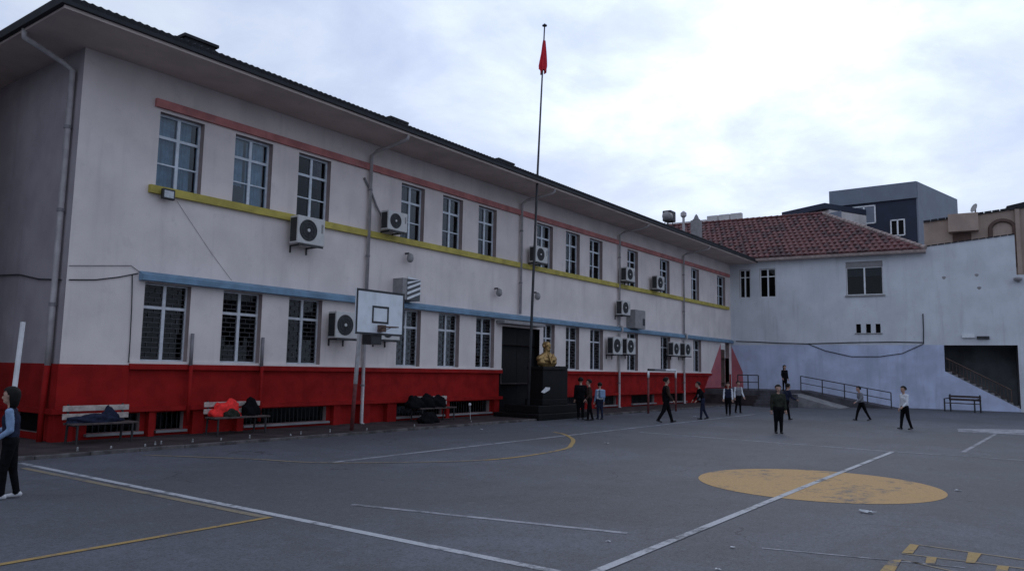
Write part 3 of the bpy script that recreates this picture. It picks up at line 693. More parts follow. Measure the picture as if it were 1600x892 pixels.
for k in range(16):
    f = k/16; p = bq0.lerp(bq1, f); p2 = bq0.lerp(bq1, (k+.9)/16)
    MB().obox(p-IN*.12-Vector((0,0,.06)), p2-p, IN*.4, (0,0,.14)).build('coping_stone', 'roof_dark', bei)
p, q = BQ(1573,322), BQ(1640,306); MB().add([p, q, q+IN*3+Vector((0,0,.3)), p+IN*3+Vector((0,0,.3)), p-Vector((0,0,.25)), q-Vector((0,0,.25)), q+IN*3, p+IN*3], [(0,1,2,3),(4,7,6,5),(4,5,1,0),(5,6,2,1),(6,7,3,2),(7,4,0,3)]).build('roof', 'roof_dark', bei)
# pale apartment block beyond the main roof
zq = 14.2; a, b_ = G(1030,352,zq), G(1172,337,zq)
a, b_ = a.lerp(b_, .0), b_
apt = empty('pale_apartment_block', (a.x, a.y, 0)); tag(apt, 'pale flat-roofed block far behind the long roof, left of the tiled ridge', 'building')
P0 = ON(1060, 343, (78,30,0), (1,0,0)); 
ca, cb = ON(1036, 345, (78,0,0), (1,0,0)), ON(1160, 345, (78,0,0), (1,0,0))
ztop = ON(1130, 338, (78,0,0), (1,0,0)).z
MB().box(78, 90, cb.y, ca.y, 0, ztop-.5).build('wall', 'far_white', apt)
for k in range(7):
    ya = cb.y+(ca.y-cb.y)*k/7; MB().box(77.8, 78.3, ya+.06, ya+(ca.y-cb.y)/7-.06, ztop-1.0, ztop+(.15 if k < 3 else -.2)).build('parapet_panel', 'far_white', apt)
MB().box(77.7, 90.2, cb.y-.1, ca.y+.1, ztop-1.15, ztop-1.0).build('cornice', 'slate_panel', apt)

nb = empty('unseen_shade_house', (1, 26, 0)); tag(nb, 'plain grey house added out of view to shade the end wall', 'building')  # unseen house, added so that the end wall falls dark
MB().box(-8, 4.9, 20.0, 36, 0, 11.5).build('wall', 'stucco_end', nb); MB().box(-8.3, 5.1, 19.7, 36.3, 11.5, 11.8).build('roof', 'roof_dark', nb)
for zz_ in (2, 5.2, 8.4):
    for yy_ in (22.5, 26.5, 30.5): MB().box(4.88, 4.93, yy_, yy_+1.3, zz_, zz_+1.5).build('window', 'dark_opening', nb)

# ------------------------------------------------------------------ things on the long roof
def roof_thing(px, py, yy):
    q = FY(px, py, yy); return q, rz0+pitch*(yy-EY)
q, zb = roof_thing(1088, 346, 20)
ch = empty('chimney', (q.x, 20, zb-.3)); tag(ch, 'grey plastered chimney with pointed cap at the end of the long roof', 'chimney')
MB().bevbox(q.x-.28, q.x+.28, 19.7, 20.3, zb-.4, q.z+.05, .02).build('stack', 'ac_grey', ch)
MB().lathe([(.24,0),(.27,.06),(.2,.1),(.12,.3),(.02,.45)], (q.x, 20, q.z+.05), 8).build('cap', 'pipe_dark', ch)
q, zb = roof_thing(1045, 340, 20.5)
ck = empty('roof_tank', (q.x, 20.5, zb)); tag(ck, 'dark water tank with pale drum on the far end of the long roof', 'tank')
MB().bevbox(q.x-.35, q.x+.45, 20.2, 20.8, q.z-.28, q.z+.42, .06).build('tank', 'black_metal', ck)
MB().tube([(q.x-.85, 20.3, q.z-.05), (q.x-.4, 20.3, q.z-.05)], .28, 12).build('drum', 'ac_grey', ck, smooth=True)
lg = MB()
for sx in (-.8, -.45, -.3, .4): lg.tube([(q.x+sx, 20.4, zb-.1), (q.x+sx, 20.4, q.z-.2)], .03, 5)
lg.build('stand', 'black_metal', ck)
q, zb = roof_thing(1068, 338, 20.5)
MBv = MB().tube([(q.x, 20.5, zb-.1), (q.x, 20.5, q.z)], .09, 8).lathe([(.09,0),(.2,.1),(.2,.32),(.05,.45)], (q.x, 20.5, q.z-.1), 10)
tag(MBv.build('vent_cowl', 'pipe', None, smooth=False), 'small grey vent cowl between roof tank and chimney', 'vent')
q = ON(1524, 326, BP+IN*2, IN); qb = ON(1521, 336, BP+IN*2, IN)
dsh = empty('satellite_dish', (qb.x, qb.y, qb.z-1.4)); tag(dsh, 'small grey satellite dish on the roof of the beige house', 'satellite dish')
MB().tube([(qb.x, qb.y, qb.z-2.6), (q.x, q.y, q.z)], .05, 6).build('mast', 'pipe_dark', dsh)
d_ = MB(); d_.lathe([(.02,0),(.2,.04),(.33,.12)], (0,0,0), 12); do = d_.build('reflector', 'ac_grey', dsh, fix=False)
do.matrix_parent_inverse = WORLD[dsh.name].inverted(); do.location = q; do.rotation_euler = (R(70), 0, R(-140))

# ------------------------------------------------------------------ air conditioners and wall gear
def ac(px, py, label, w=.86, h=.66, dep=.34, out=.16, tray=True, wall='fac'):
    q = FY(px, py, D-out-dep); x, z = q.x, q.z; y0 = D-out-dep; y1 = D-out
    root = empty('air_conditioner', (x, D, z-h/2)); tag(root, label, 'air conditioner', 'outdoor units on the school facade')
    MB().bevbox(x-w/2, x+w/2, y0, y1, z-h/2, z+h/2, .02).build('casing', 'ac_white', root)
    MB().box(x-w/2-.004, x-w/2+.02, y0+.05, y1-.03, z-h/2+.05, z+h/2-.06).build('painted_side_shade', 'ac_dark', root)  # dark panel paints the shaded side of the casing
    fx = x-w*.12; fr = h*.39
    MB().lathe([(fr,0),(fr,.012),(fr*.93,.016)], (fx, y0+.005, z), 24, axis='y').build('fan_opening', 'ac_dark', root)
    g = MB()
    for k in range(3):
        rr = fr*(.35+.3*k); g.tube([(fx+rr*math.cos(a*math.pi/10), y0-.022, z+rr*math.sin(a*math.pi/10)) for a in range(21)], .006, 4, cap=False)
    for k in range(8): a = k*math.pi/4; g.tube([(fx, y0-.022, z), (fx+fr*.97*math.cos(a), y0-.018, z+fr*.97*math.sin(a))], .005, 4)
    g.build('fan_guard', 'guard', root)
    MB().lathe([(fr*.16,0),(fr*.16,.02)], (fx, y0-.012, z), 12, axis='y').build('fan_hub', 'ac_white', root)
    MB().box(x+w*.36, x+w*.43, y0-.004, y0+.01, z-.02, z+h*.3).build('badge_strip', 'ac_grey', root)
    br = MB()
    for sx in (-.3, .3): br.obox((x+sx*w-.02, y0-.02, z-h/2-.05), (.04,0,0), (0,D-y0+.03,0), (0,0,.045)); br.box(x+sx*w-.02, x+sx*w+.02, D-.03, D+.01, z-h/2-.22, z-h/2-.01)
    if tray: br.box(x-w*.45, x+w*.45, y0-.01, y0+.03, z-h/2-.06, z-h/2-.01)
    br.build('bracket', 'black_metal', root)
    MB().tube([(x+w/2-.01, y1-.1, z-.15), (x+w/2+.09, y1-.05, z-.2), (x+w/2+.1, D-.02, z-.05), (x+w/2+.1, D+.01, z+.1)], .022, 6).build('hose', 'ac_dark', root)
    return root
ac(487, 361, 'largest outdoor unit, hanging below the third upper window from the near corner', .95, .78, .36, .2)
ac(622, 346, 'outdoor unit on the yellow ledge just right of the first facade downpipe', .86, .62)
ac(847, 398, 'outdoor unit on the yellow ledge directly behind the flagpole', .86, .66)
ac(986, 429, 'outdoor unit on the yellow ledge just right of the third facade downpipe', .86, .68)
ac(1033, 442, 'farthest outdoor unit at the yellow ledge, second one beyond the third downpipe', .86, .72)
ac(979, 481, 'outdoor unit between the ledges, below the yellow one and beside the third downpipe', .84, .70)
ac(544, 508, 'outdoor unit mounted low on the wall, half hidden left of the basketball backboard', .92, .78, .36)
ac(610, 516, 'outdoor unit mounted low on the wall behind the basketball hoop', .86, .60)
ac(966, 540, 'left one of two low outdoor units beyond the monument, next to the downpipe', .9, .82)
ac(987, 541, 'right one of two low outdoor units beyond the monument, over a window', .86, .78)
ac(1058, 545, 'left one of the two farthest low outdoor units near the goal', .84, .74)
ac(1076, 546, 'right one of the two farthest low outdoor units near the pink door', .84, .74)
q = FY(641, 452, D-.4)
bx_ = empty('ventilation_box', (q.x, D, q.z)); tag(bx_, 'grey metal ventilation box with slanted louvres above the backboard', 'ventilation box')
MB().bevbox(q.x-.40, q.x+.42, D-.45, D+.01, q.z-.36, q.z+.34, .015).build('casing', 'ac_grey', bx_)
for k in range(5):
    z0 = q.z-.36+k*.17
    MB().prism([(q.x-.2, D-.455, z0), (q.x-.2, D-.455, z0+.075), (q.x+.41, D-.455, min(z0+.30, q.z+.34)), (q.x+.41, D-.455, min(z0+.225, q.z+.33))], (0,-.03,0)).build('louvre', 'frame_white' , bx_, fix=True)
MB().box(q.x-.21, q.x+.415, D-.4545, D-.44, q.z-.355, q.z+.335).build('louvre_backing', 'stripe_dark', bx_)
q = FY(998, 499, D-.4)
b2 = empty('equipment_cabinet', (q.x, D, q.z)); tag(b2, 'plain grey cabinet on the blue shade below the third downpipe outdoor unit', 'cabinet')
MB().bevbox(q.x-.55, q.x+.55, D-.5, D+.01, q.z-.46, q.z+.46, .02).build('casing', 'ac_grey', b2)
MB().box(q.x+.25, q.x+.5, D-.506, D-.49, q.z-.3, q.z+.05).build('vent_grille', 'ac_dark', b2)
def camera_unit(px, py, label):
    q = FY(px, py, D-.25); o = empty('security_camera', (q.x, D, q.z)); tag(o, label, 'security camera')
    MB().tube([(q.x, D+.01, q.z+.14), (q.x, D-.14, q.z+.14), (q.x, D-.2, q.z)], .035, 6).build('arm', 'ac_dark', o)
    MB().lathe([(.03,.17),(.10,.12),(.12,0),(.10,-.08),(.04,-.13)], (q.x, D-.22, q.z-.04), 12).build('dome', 'ac_grey', o, smooth=True)
camera_unit(642, 402, 'dome camera on the wall above the ventilation box'); camera_unit(781, 456, 'pale dome camera on the wall left of the flagpole')
camera_unit(841, 462, 'dark dome camera on the wall right of the flagpole')
q = FY(263, 304, D-.22)
fl = empty('floodlight', (q.x, D, q.z)); tag(fl, 'black square floodlight under the near end of the yellow ledge', 'floodlight')
MB().bevbox(q.x-.16, q.x+.16, D-.26, D-.16, q.z-.13, q.z+.13, .02).build('housing', 'black_metal', fl)
MB().box(q.x-.12, q.x+.12, D-.264, D-.25, q.z-.085, q.z+.085).build('lens', 'lamp_glass', fl)
MB().tube([(q.x, D+.01, q.z+.02), (q.x, D-.17, q.z)], .03, 6).build('arm', 'black_metal', fl)
q = FY(585, 300, D-.05)
MBp = MB().tube([(FY(569,278,D-.03).x, D-.03, FY(569,278,D-.03).z), (FY(580,300,D-.05).x, D-.05, FY(580,300,D-.05).z), (FY(588,322,D-.06).x, D-.06, FY(588,322,D-.06).z), (FY(600,345,D-.1).x, D-.1, FY(600,345,D-.1).z)], .035, 7)
tag(MBp.build('coolant_pipe', 'pipe_dark'), 'dark insulated pipe slanting from the wall to the unit beside the first downpipe', 'pipe')
q = FY(1545/1, 430, D)
def cable(pts, r, label, name='cable', m='ac_dark'):
    tag(MB().tube(pts, r, 5).build(name, m), label, 'cable')
def facpts(pp, off=.03): return [(FY(x, y, D-off).x, D-off, FY(x, y, D-off).z) for x, y in pp]
cable(facpts([(108,437),(150,437),(185,433),(216,427)], .025), .014, 'thin dark cable sagging from the near corner to the blue shade')
cable(facpts([(108,415),(160,415),(205,415),(222,428)], .025), .007, 'hair-thin upper cable running from the corner to the blue shade end')
cable(facpts([(277,315),(300,350),(330,395),(362,438)], .012), .0035, 'thin cable slanting from the floodlight down to the blue shade')
cable(facpts([(207,430),(206,480),(203,540),(201,566)], .02), .012, 'straight conduit dropping from the end of the blue shade to the red base')
def west(px, py): 
    q = ON(px, py, (XW-.03,0,0), (1,0,0)); return (XW-.03, q.y, q.z)
cable([west(-60,425), west(0,430), west(30,429), west(60,436), west(95,437)], .018, 'thick dark cable crossing the shaded end wall')
def wp(px, py):
    q = ON(px, py, WP-IN*.03, IN); return q
cable([wp(1150,533), wp(1180,534), wp(1220,536), wp(1262,537), wp(1330,535), wp(1400,534), wp(1443,535)], .028, 'long dark cable strung level across the white wing wall')
cable([wp(1262,537), wp(1290,548), wp(1330,557), wp(1375,557), wp(1410,552), wp(1443,537)], .022, 'cable hanging in a sagging loop on the white wing wall')
cable([wp(1442,490), wp(1443,515), wp(1443,537)], .03, 'short upright conduit on the white wing wall', 'conduit')
for k, (px, py) in enumerate(((1513, 526), (1536, 528))):
    q = wp(px, py); s = (q-WP).dot(WD)
    o = MB().obox(WPT(s-.3, -.12, q.z-.06), WD*.6, IN*.13, (0,0,.16)).build('wall_lamp', 'frame_white' if k == 0 else 'ac_dark')
    tag(o, ['white lamp fitting over the stair opening', 'dark bracket lamp over the stair opening, right of the white one'][k], 'lamp')
q = wp(1591, 438); o = empty('siren', tuple(q)); tag(o, 'round grey siren high on the wing wall at the right picture edge', 'siren')
MB().lathe([(.06,-.1),(.2,0),(.22,.12),(.1,.16)], (q.x-.18, q.y, q.z), 12).build('horn', 'ac_grey', o, smooth=True)
MB().tube([(q.x-.15, q.y, q.z), q+IN*.05], .04, 6).build('arm', 'ac_dark', o)

# ------------------------------------------------------------------ basketball stand
by = 14.63; bl = FY(558,450,by); br_ = FY(632,461,by); bb = FY(556,521,by)
bx0, bx1, bz0, bz1 = bl.x, br_.x, bb.z, bl.z; bcx = (bx0+bx1)/2
hoop = empty('basketball_hoop', (14.35, 15.85, 0)); tag(hoop, 'white rectangular basketball backboard on a leaning pole before the school', 'basketball hoop')
pb = G(549, 676); top_ = FY(563, 505, pb.y-.35)
MB().tube([(pb.x, pb.y, 0), tuple(Vector((pb.x,pb.y,0)).lerp(top_, .62))], .055, 10).build('painted_pole_foot', 'wood_red', hoop, smooth=True)
MB().tube([tuple(Vector((pb.x,pb.y,0)).lerp(top_, .45)), tuple(top_), (top_.x+.02, top_.y, bz1-.35)], .058, 10).build('pole', 'white_paint', hoop, smooth=True)
am = MB()
for dz in (bz1-.4, bz0+.25): am.tube([(top_.x, top_.y, dz), (bcx-.1, by+.03, dz)], .035, 6); am.tube([(top_.x, top_.y, dz), (bcx+.5, by+.03, dz)], .03, 6)
am.build('support_arm', 'black_metal', hoop)
bd = MB().box(bx0, bx1, by, by+.05, bz0, bz1).build('backboard', 'board_white', hoop)
def frame(x0, x1, z0, z1, w_, y): 
    f = MB(); f.box(x0,x1,y-.006,y+.001,z0,z0+w_); f.box(x0,x1,y-.006,y+.001,z1-w_,z1); f.box(x0,x0+w_,y-.006,y+.001,z0+w_,z1-w_); f.box(x1-w_,x1,y-.006,y+.001,z0+w_,z1-w_); return f
frame(bx0-.005, bx1+.005, bz0-.005, bz1+.005, .055, by).build('border_line', 'ac_dark', bd)
frame(bcx-.31, bcx+.29, bz0+.30, bz0+.76, .055, by).build('target_square', 'ac_dark', bd)
rz = bz0+.20; rm = MB(); rm.tube([(bcx-.02+.22*math.cos(a*math.pi/12), by-.38+.22*math.sin(a*math.pi/12), rz) for a in range(25)], .012, 6, cap=False)
rm.box(bcx-.1, bcx+.06, by-.16, by, rz-.12, rz+.06); rm.tube([(bcx-.1, by, rz-.1), (bcx-.16, by-.3, rz)], .01, 5); rm.tube([(bcx+.06, by, rz-.1), (bcx+.12, by-.3, rz)], .01, 5)
rm.build('rim', 'brown', hoop)
br2 = MB(); br2.box(bcx-.25, bcx+.12, by+.06, by+.4, bz0-.25, bz0+.25); br2.build('rear_bracket', 'black_metal', hoop)

# ------------------------------------------------------------------ flagpole
fy = 16.1; P0, P1, P2 = FY(830,515,fy), FY(840,270,fy), FY(851,40,fy); pz = Vector((P0.x-.14, fy, 0))
flag = empty('flagpole', (pz.x, fy, 0)); tag(flag, 'tall slim dark flagpole with a limp red flag in front of the school', 'flagpole')
MB().tube([pz, P0, P1, P2], [.055, .052, .042, .026], 10).build('pole', 'pole_dark', flag, smooth=True)
MB().lathe([(.03,-.06),(.10,-.03),(.10,.0),(.05,.02),(.03,.06)], P2, 10).build('finial', 'pole_dark', flag, smooth=True)
fa, fb = FY(850.5, 64, fy), FY(846.5, 112, fy)
fm_ = MB(); nu, nv = 26, 12
for j in range(nv+1):
    f = j/nv; c0 = fa.lerp(fb, f); wdt = .045+.10*f**.8*(1 if f < .9 else .8)
    for k in range(nu):
        a = 2*math.pi*k/nu; rr = wdt*(1+.45*math.sin(5*a+f*2)+.2*math.sin(9*a))
        fm_.v.append((c0.x+.05*f+rr*math.cos(a), c0.y+rr*.8*math.sin(a), c0.z+(.10*math.sin(3*a+1) if j == nv else 0)))
for j in range(nv):
    for k in range(nu): fm_.f.append((j*nu+k, j*nu+(k+1)%nu, (j+1)*nu+(k+1)%nu, (j+1)*nu+k)); fm_.mi.append(0)
fm_.build('flag', 'flag_red', flag, smooth=True)
MB().tube([(pz.x+.07, fy, 1.2), tuple(P1+Vector((.06,0,0))), tuple(fb)], .006, 4).build('halyard', 'pipe_dark', flag)

# ------------------------------------------------------------------ figures
def capsule(bm, a, b_, ra, rb, n=10):
    a, b_ = Vector(a), Vector(b_); d = b_-a; L = d.length; d = d.normalized() if L > 1e-6 else Vector((0,0,1)); u_ = d.orthogonal().normalized(); v_ = d.cross(u_)
    rings = [(a-d*ra*math.cos(t_), ra*math.sin(t_)) for t_ in (.35,.8,1.25)] + [(b_+d*rb*math.cos(t_), rb*math.sin(t_)) for t_ in (1.25,.8,.35)]
    vs_ = [[bm.verts.new(p+(u_*math.cos(2*math.pi*k/n)+v_*math.sin(2*math.pi*k/n))*r_) for k in range(n)] for p, r_ in rings]
    for i in range(len(vs_)-1):
        for k in range(n): bm.faces.new((vs_[i][k], vs_[i][(k+1)%n], vs_[i+1][(k+1)%n], vs_[i+1][k]))
    bm.faces.new(list(reversed(vs_[0]))); bm.faces.new(vs_[-1])
def rot(v, ax, ang): return Matrix.Rotation(ang, 3, ax) @ Vector(v)
def skin_mesh(name, caps, voxel, mats, smooth_it=4):
    bm = bmesh.new()
    for a, b_, ra, rb, r_ in caps: capsule(bm, a, b_, ra, rb)
    me = bpy.data.meshes.new(name+'_raw'); bm.to_mesh(me); bm.free()
    ob = bpy.data.objects.new(name+'_raw', me); COL.objects.link(ob)
    md = ob.modifiers.new('r', 'REMESH'); md.mode = 'VOXEL'; md.voxel_size = voxel
    dg = bpy.context.evaluated_depsgraph_get(); dg.update()
    me2 = bpy.data.meshes.new_from_object(ob.evaluated_get(dg))
    bpy.data.objects.remove(ob); bpy.data.meshes.remove(me)
    bm = bmesh.new(); bm.from_mesh(me2)
    for _ in range(smooth_it): bmesh.ops.smooth_vert(bm, verts=bm.verts, factor=.5, use_axis_x=True, use_axis_y=True, use_axis_z=True)
    segs = [(Vector(a), Vector(b_)-Vector(a), ra, rb, r_) for a, b_, ra, rb, r_ in caps]
    for f in bm.faces:
        c_ = f.calc_center_median(); best = 9; bi = 0
        for a, d, ra, rb, r_ in segs:
            t_ = 0 if d.length_squared < 1e-9 else max(0, min(1, (c_-a).dot(d)/d.length_squared))
            dist = (c_-(a+d*t_)).length-(ra+(rb-ra)*t_)
            if dist < best: best = dist; bi = r_
        f.material_index = bi; f.smooth = True
    return bm, me2
def hand(mb, wr, dirv, h, curl=.5):
    """palm is part of the body skin; here five bent fingers rooted in it"""
    d = Vector(dirv).normalized(); side = d.cross(Vector((0,0,1))); side = side.normalized() if side.length > .1 else Vector((1,0,0)); dn = d.cross(side).normalized()
    pc = Vector(wr)+d*.05*h
    for k, L in enumerate((.040,.046,.043,.034)):
        r0 = pc+side*(k-1.5)*.0115*h+d*.012*h; p1 = r0+d*L*.5*h; p2 = p1+(d*math.cos(curl)+dn*math.sin(curl))*L*.45*h
        mb.tube([r0, p1, p2], [.0056*h, .0052*h, .004*h], 6)
    r0 = Vector(wr)+side*.02*h+d*.015*h; mb.tube([r0, r0+(side*.7+d).normalized()*.028*h, r0+(side*.25+d).normalized()*.05*h], [.0068*h, .0062*h, .0048*h], 6)
def person(label, loc, face, h, legs=((10,5),(-10,10)), arms=((-15,20),(15,20)), lean=0, headturn=0, top='cloth_black', sleeve=None, pants='cloth_black', shoe='black_metal', hair_len=0, stocky=1.0, headpitch=0, extra=None, spread=(0,0)):
    """facing +X locally; legs: (hip swing deg, knee bend deg) left,right; arms: (shoulder swing, elbow bend)"""
    mats = [top, sleeve or top, pants, 'skin', shoe]; k = stocky; caps = []
    hip = Vector((0,0,.50)); L_ = lambda x, y, z: rot((x, y, z-.5), 'Y', R(lean))+hip
    zmin = 9; low = []
    for sd, (sw, kn) in zip((1,-1), legs):
        hp = Vector((0, sd*.05, .50)); kneep = hp+rot((0,0,-.235), 'Y', R(-sw)); ank = kneep+rot((0,0,-.225), 'Y', R(-sw+kn)); toe = ank+rot((.085,0,-.022), 'Y', R((-sw+kn)*.6)); heel = ank+rot((-.022,0,-.022), 'Y', R((-sw+kn)*.6))
        low.append((hp, kneep, ank, toe, heel)); zmin = min(zmin, toe.z-.018, heel.z-.018)
    dz = Vector((0,0,-zmin))
    for hp, kneep, ank, toe, heel in low:
        caps += [(hp, kneep, .062*k, .043*k, 2), (kneep, ank, .041*k, .031*k, 2), (heel, toe, .026, .020, 4)]
    P_ = lambda x, y, z: L_(x, y, z)
    caps += [(P_(0,-.035,.52), P_(0,.035,.52), .070*k, .070*k, 2), (P_(0,-.022,.585), P_(0,.022,.585), .072*k, .072*k, 0), (P_(0,-.035,.70), P_(0,.035,.70), .075*k, .075*k, 0),
             (P_(0,-.072,.785), P_(0,.072,.785), .045*k, .045*k, 0), (P_(0,-.02,.60), P_(0,-.03,.72), .07*k, .075*k, 0), (P_(0,.02,.60), P_(0,.03,.72), .07*k, .075*k, 0), (P_(0,0,.80), P_(.005,0,.87), .034, .031, 3)]
    hands = []
    for n_, (sd, ar) in enumerate(zip((1,-1), arms)):
        sw, el = ar[0], ar[1]; out = ar[2] if len(ar) > 2 else 8
        sh = P_(0, sd*.105*k, .79); uv = rot(rot((0,0,-.165), 'X', R(sd*out)), 'Y', R(-sw+lean)); e_ = sh+uv; fv = rot(rot((0,0,-.135), 'X', R(sd*out*.3)), 'Y', R(-sw-el+lean)); w_ = e_+fv; hd = w_+fv.normalized()*.045
        caps += [(sh, e_, .038*k, .032*k, 1), (e_, w_, .031*k, .024*k, 1), (w_, hd, .017, .022, 3)]; hands.append((w_, fv))
    hc = P_(.012, 0, .93); HR = Matrix.Rotation(R(headturn), 3, 'Z') @ Matrix.Rotation(R(headpitch), 3, 'Y'); H_ = lambda x, y, z: hc+HR @ Vector((x, y, z))
    caps += [(H_(0,0,.018), H_(-.012,0,.02), .058, .060, 3), (H_(.012,0,-.03), H_(.012,0,-.01), .040, .048, 3), (H_(.052,0,-.004), H_(.066,0,-.014), .008, .010, 3), (H_(.0,.056,-.005), H_(-.004,.06,.012), .010, .010, 3), (H_(.0,-.056,-.005), H_(-.004,-.06,.012), .010, .010, 3), (H_(.03,0,-.05), H_(.035,0,-.046), .022, .022, 3)]
    caps = [((a+dz)*h, (b_+dz)*h, ra*h, rb*h, r_) for a, b_, ra, rb, r_ in caps]
    bm, me = skin_mesh('person', caps, .0085*h, mats)
    fmb = MB()
    for w_, fv in hands: hand(fmb, (w_+dz)*h, fv, h)
    nv0 = len(bm.verts); vv = [bm.verts.new(p) for p in fmb.v]
    for f in fmb.f:
        ff = bm.faces.new([vv[i] for i in f]); ff.material_index = 3; ff.smooth = True
    me.materials.clear()
    for m_ in mats: me.materials.append(MATS[m_])
    bm.to_mesh(me); bm.free()
    root = lempty('person', loc, R(face)); tag(root, label, 'person')
    bo = bpy.data.objects.new('body', me); COL.objects.link(bo); bo.parent = root
    # face marks
    for sd in (1,-1):
        c_ = (H_(.050, sd*.021, .008)+dz)*h; o = MB().lathe([(.001,-.006*h),(.007*h,0),(.001,.006*h)], c_, 6).build('eye', 'hair'); o.parent = root
    c_ = (H_(.052,0,-.036)+dz)*h
    o = MB().tube([c_+HR @ Vector((0,-.014*h,0)), c_+HR @ Vector((.003*h,0,0)), c_+HR @ Vector((0,.014*h,0))], .004*h, 5).build('mouth', 'cloth_brown'); o.parent = root
    # hair: cap shell over the skull, longer at the back if asked
    hb = bmesh.new(); bmesh.ops.create_icosphere(hb, subdivisions=4, radius=1)
    rng = random.Random(int(h*1000)+int(loc[0]*10))
    for q_ in hb.verts:
        d = q_.co.copy(); r_ = .069+.0035*math.sin(23*d.y+7*d.x+rng.random()*.3)+rng.uniform(-.001,.002)
        p = Vector((d.x*.074-.010, d.y*.066, d.z*.070+.024)) if True else d
        if d.z < .0 and hair_len: p.z -= hair_len*(-d.z)**.8*(1 if d.x < .1 else 0); p.x -= .01*hair_len*5*(-d.z)
        p = p*(1+.02*math.sin(17*d.x+13*d.z)+rng.uniform(-.01,.012)); q_.co = p
    cut = [q_ for q_ in hb.verts if (q_.co.x > .022 and q_.co.z < .044) or (q_.co.z < -.012 and not hair_len) or (q_.co.x > .0 and q_.co.z < .012)]
    bmesh.ops.delete(hb, geom=cut, context='VERTS')
    for q_ in hb.verts: q_.co = (hc+HR @ q_.co+dz)*h
    for f in hb.faces: f.smooth = True
    hm = bpy.data.meshes.new('hair'); hb.to_mesh(hm); hb.free(); hm.materials.append(MATS['hair'])
    ho = bpy.data.objects.new('hair', hm); COL.objects.link(ho); ho.parent = root
    if hair_len:
        hb2 = MB()
    if extra:
        for nm, mb_, m_ in extra(h, dz): o = mb_.build(nm, m_); o.parent = root
    return root
def backpack(m_):
    def f(h, dz):
        a = MB().bevbox(-.17*h, -.055*h, -.085*h, .085*h, .60*h, .82*h, .02*h)
        return [('backpack', a, m_)]
    return f
def lower_coat(m_, z1=.42):
    return None
gp = lambda x, y: (G(x, y).x, G(x, y).y, 0)
def gp2(x, y, z): q = G(x, y, z); return (q.x, q.y, z)
HA = 217      # heading that looks at the camera
person('girl with dark hair, light blue shirt and black trousers cut by the left edge', gp(9, 779), 150, 1.42, ((8,8),(-6,6)), ((-5,60,4),(10,70,6)), 3, 0, 'cloth_navy', 'cloth_blue', 'cloth_black', 'shoe_white', .09)
person('older boy in black coat walking before the goal, one hand at his side', gp(1041, 660), -50, 1.62, ((20,4),(-18,14)), ((-12,18),(10,25)), 0, 0, 'cloth_black', 'cloth_brown', 'cloth_black', stocky=1.12)
person('child in dark clothes nearest the monument, standing with back turned', gp(907, 655), 40, 1.52, ((4,3),(-4,3)), ((0,12),(4,12)), 0, 0, 'cloth_black', None, 'cloth_black', stocky=1.1)
person('child in dark brown jacket between the monument group and the white-shirted child', gp(921, 657), 130, 1.46, ((8,4),(-8,6)), ((5,40),(-5,20)), 2, 0, 'cloth_brown', None, 'cloth_black')
person('small child in white and blue top standing right of the monument', gp(937, 655), 60, 1.34, ((3,2),(-5,4)), ((4,16),(-4,16)), 0, 0, 'cloth_white', 'cloth_blue', 'cloth_navy', extra=backpack('cloth_blue'))
person('child in dark jacket leaning forward with pale sleeves, right of the goal', gp(1098, 655), 128, 1.46, ((10,4),(-10,16)), ((25,30),(30,25)), 16, 0, 'cloth_black', 'cloth_black', 'cloth_navy', extra=lambda h, dz: [('bag', MB().bevbox(.06*h, .13*h, -.06*h, .06*h, .50*h, .66*h, .015*h), 'cloth_grey')])
person('child with white collar and navy clothes below the pink door', gp(1138, 649), 200, 1.38, ((8,2),(-10,4)), ((0,20),(6,24)), 0, 0, 'cloth_navy', 'cloth_white', 'cloth_black')
person('child in grey-white vest standing behind the one below the pink door', gp(1154, 645), 230, 1.42, ((5,3),(-8,8)), ((8,30),(-8,20)), 0, 0, 'cloth_grey', 'cloth_white', 'cloth_black')
person('child in olive jacket standing in mid yard, nearest of those before the steps', gp(1217, 677), 215, 1.45, ((2,2),(-3,3)), ((2,10),(-4,10)), 0, 0, 'cloth_olive', None, 'cloth_black', stocky=1.1)
person('child in navy running close behind the olive jacket child', gp(1229, 656), -40, 1.45, ((22,12),(-18,30)), ((-20,50),(25,50)), 8, 0, 'cloth_navy', None, 'cloth_black')
person('person in black with long hair up on the steps', (43.95, 13.0, .86), 230, 1.42, ((3,2),(-3,2)), ((0,15),(0,30)), 0, 0, 'cloth_black', None, 'cloth_black', hair_len=.1)
person('child in grey top and dark trousers lunging before the ramp', gp(1347, 657), 130, 1.40, ((-24,6),(24,10)), ((30,40),(-20,40)), 10, 0, 'cloth_grey', 'cloth_grey', 'cloth_black')
person('child in white top and black trousers walking before the wing', gp(1415, 671), 138, 1.45, ((-10,10),(12,4)), ((14,40),(-8,30)), 2, 0, 'cloth_white', None, 'cloth_black')

# ------------------------------------------------------------------ monument with golden bust
mon = empty('bust_monument', (23.9, 16.0, 0)); tag(mon, 'black stone pedestal with a golden bust beside the flagpole', 'monument')
my = 16.0; pl, pr = FY(841,575,my).x, FY(874,575,my).x; pc = (pl+pr)/2
x0, x1 = FY(815,655,my).x, FY(893,655,my).x
MB().bevbox(x0, x1, my-.75, D-.35, 0, .22, .02).build('plinth_step', 'black_stone', mon)
MB().bevbox(x0+.35, x1-.25, my-.5, D-.6, .22, .50, .02).build('plinth_step', 'black_stone', mon)
MB().bevbox(pl-.12, pr+.12, my-.30, my+.5, .50, .72, .02).build('pedestal_foot', 'black_stone', mon)
MB().bevbox(pl, pr, my-.22, my+.42, .72, 1.86, .015).build('pedestal', 'black_stone', mon)
MB().bevbox(pl-.06, pr+.06, my-.27, my+.47, 1.80, 1.92, .015).build('pedestal_cap', 'black_stone', mon)
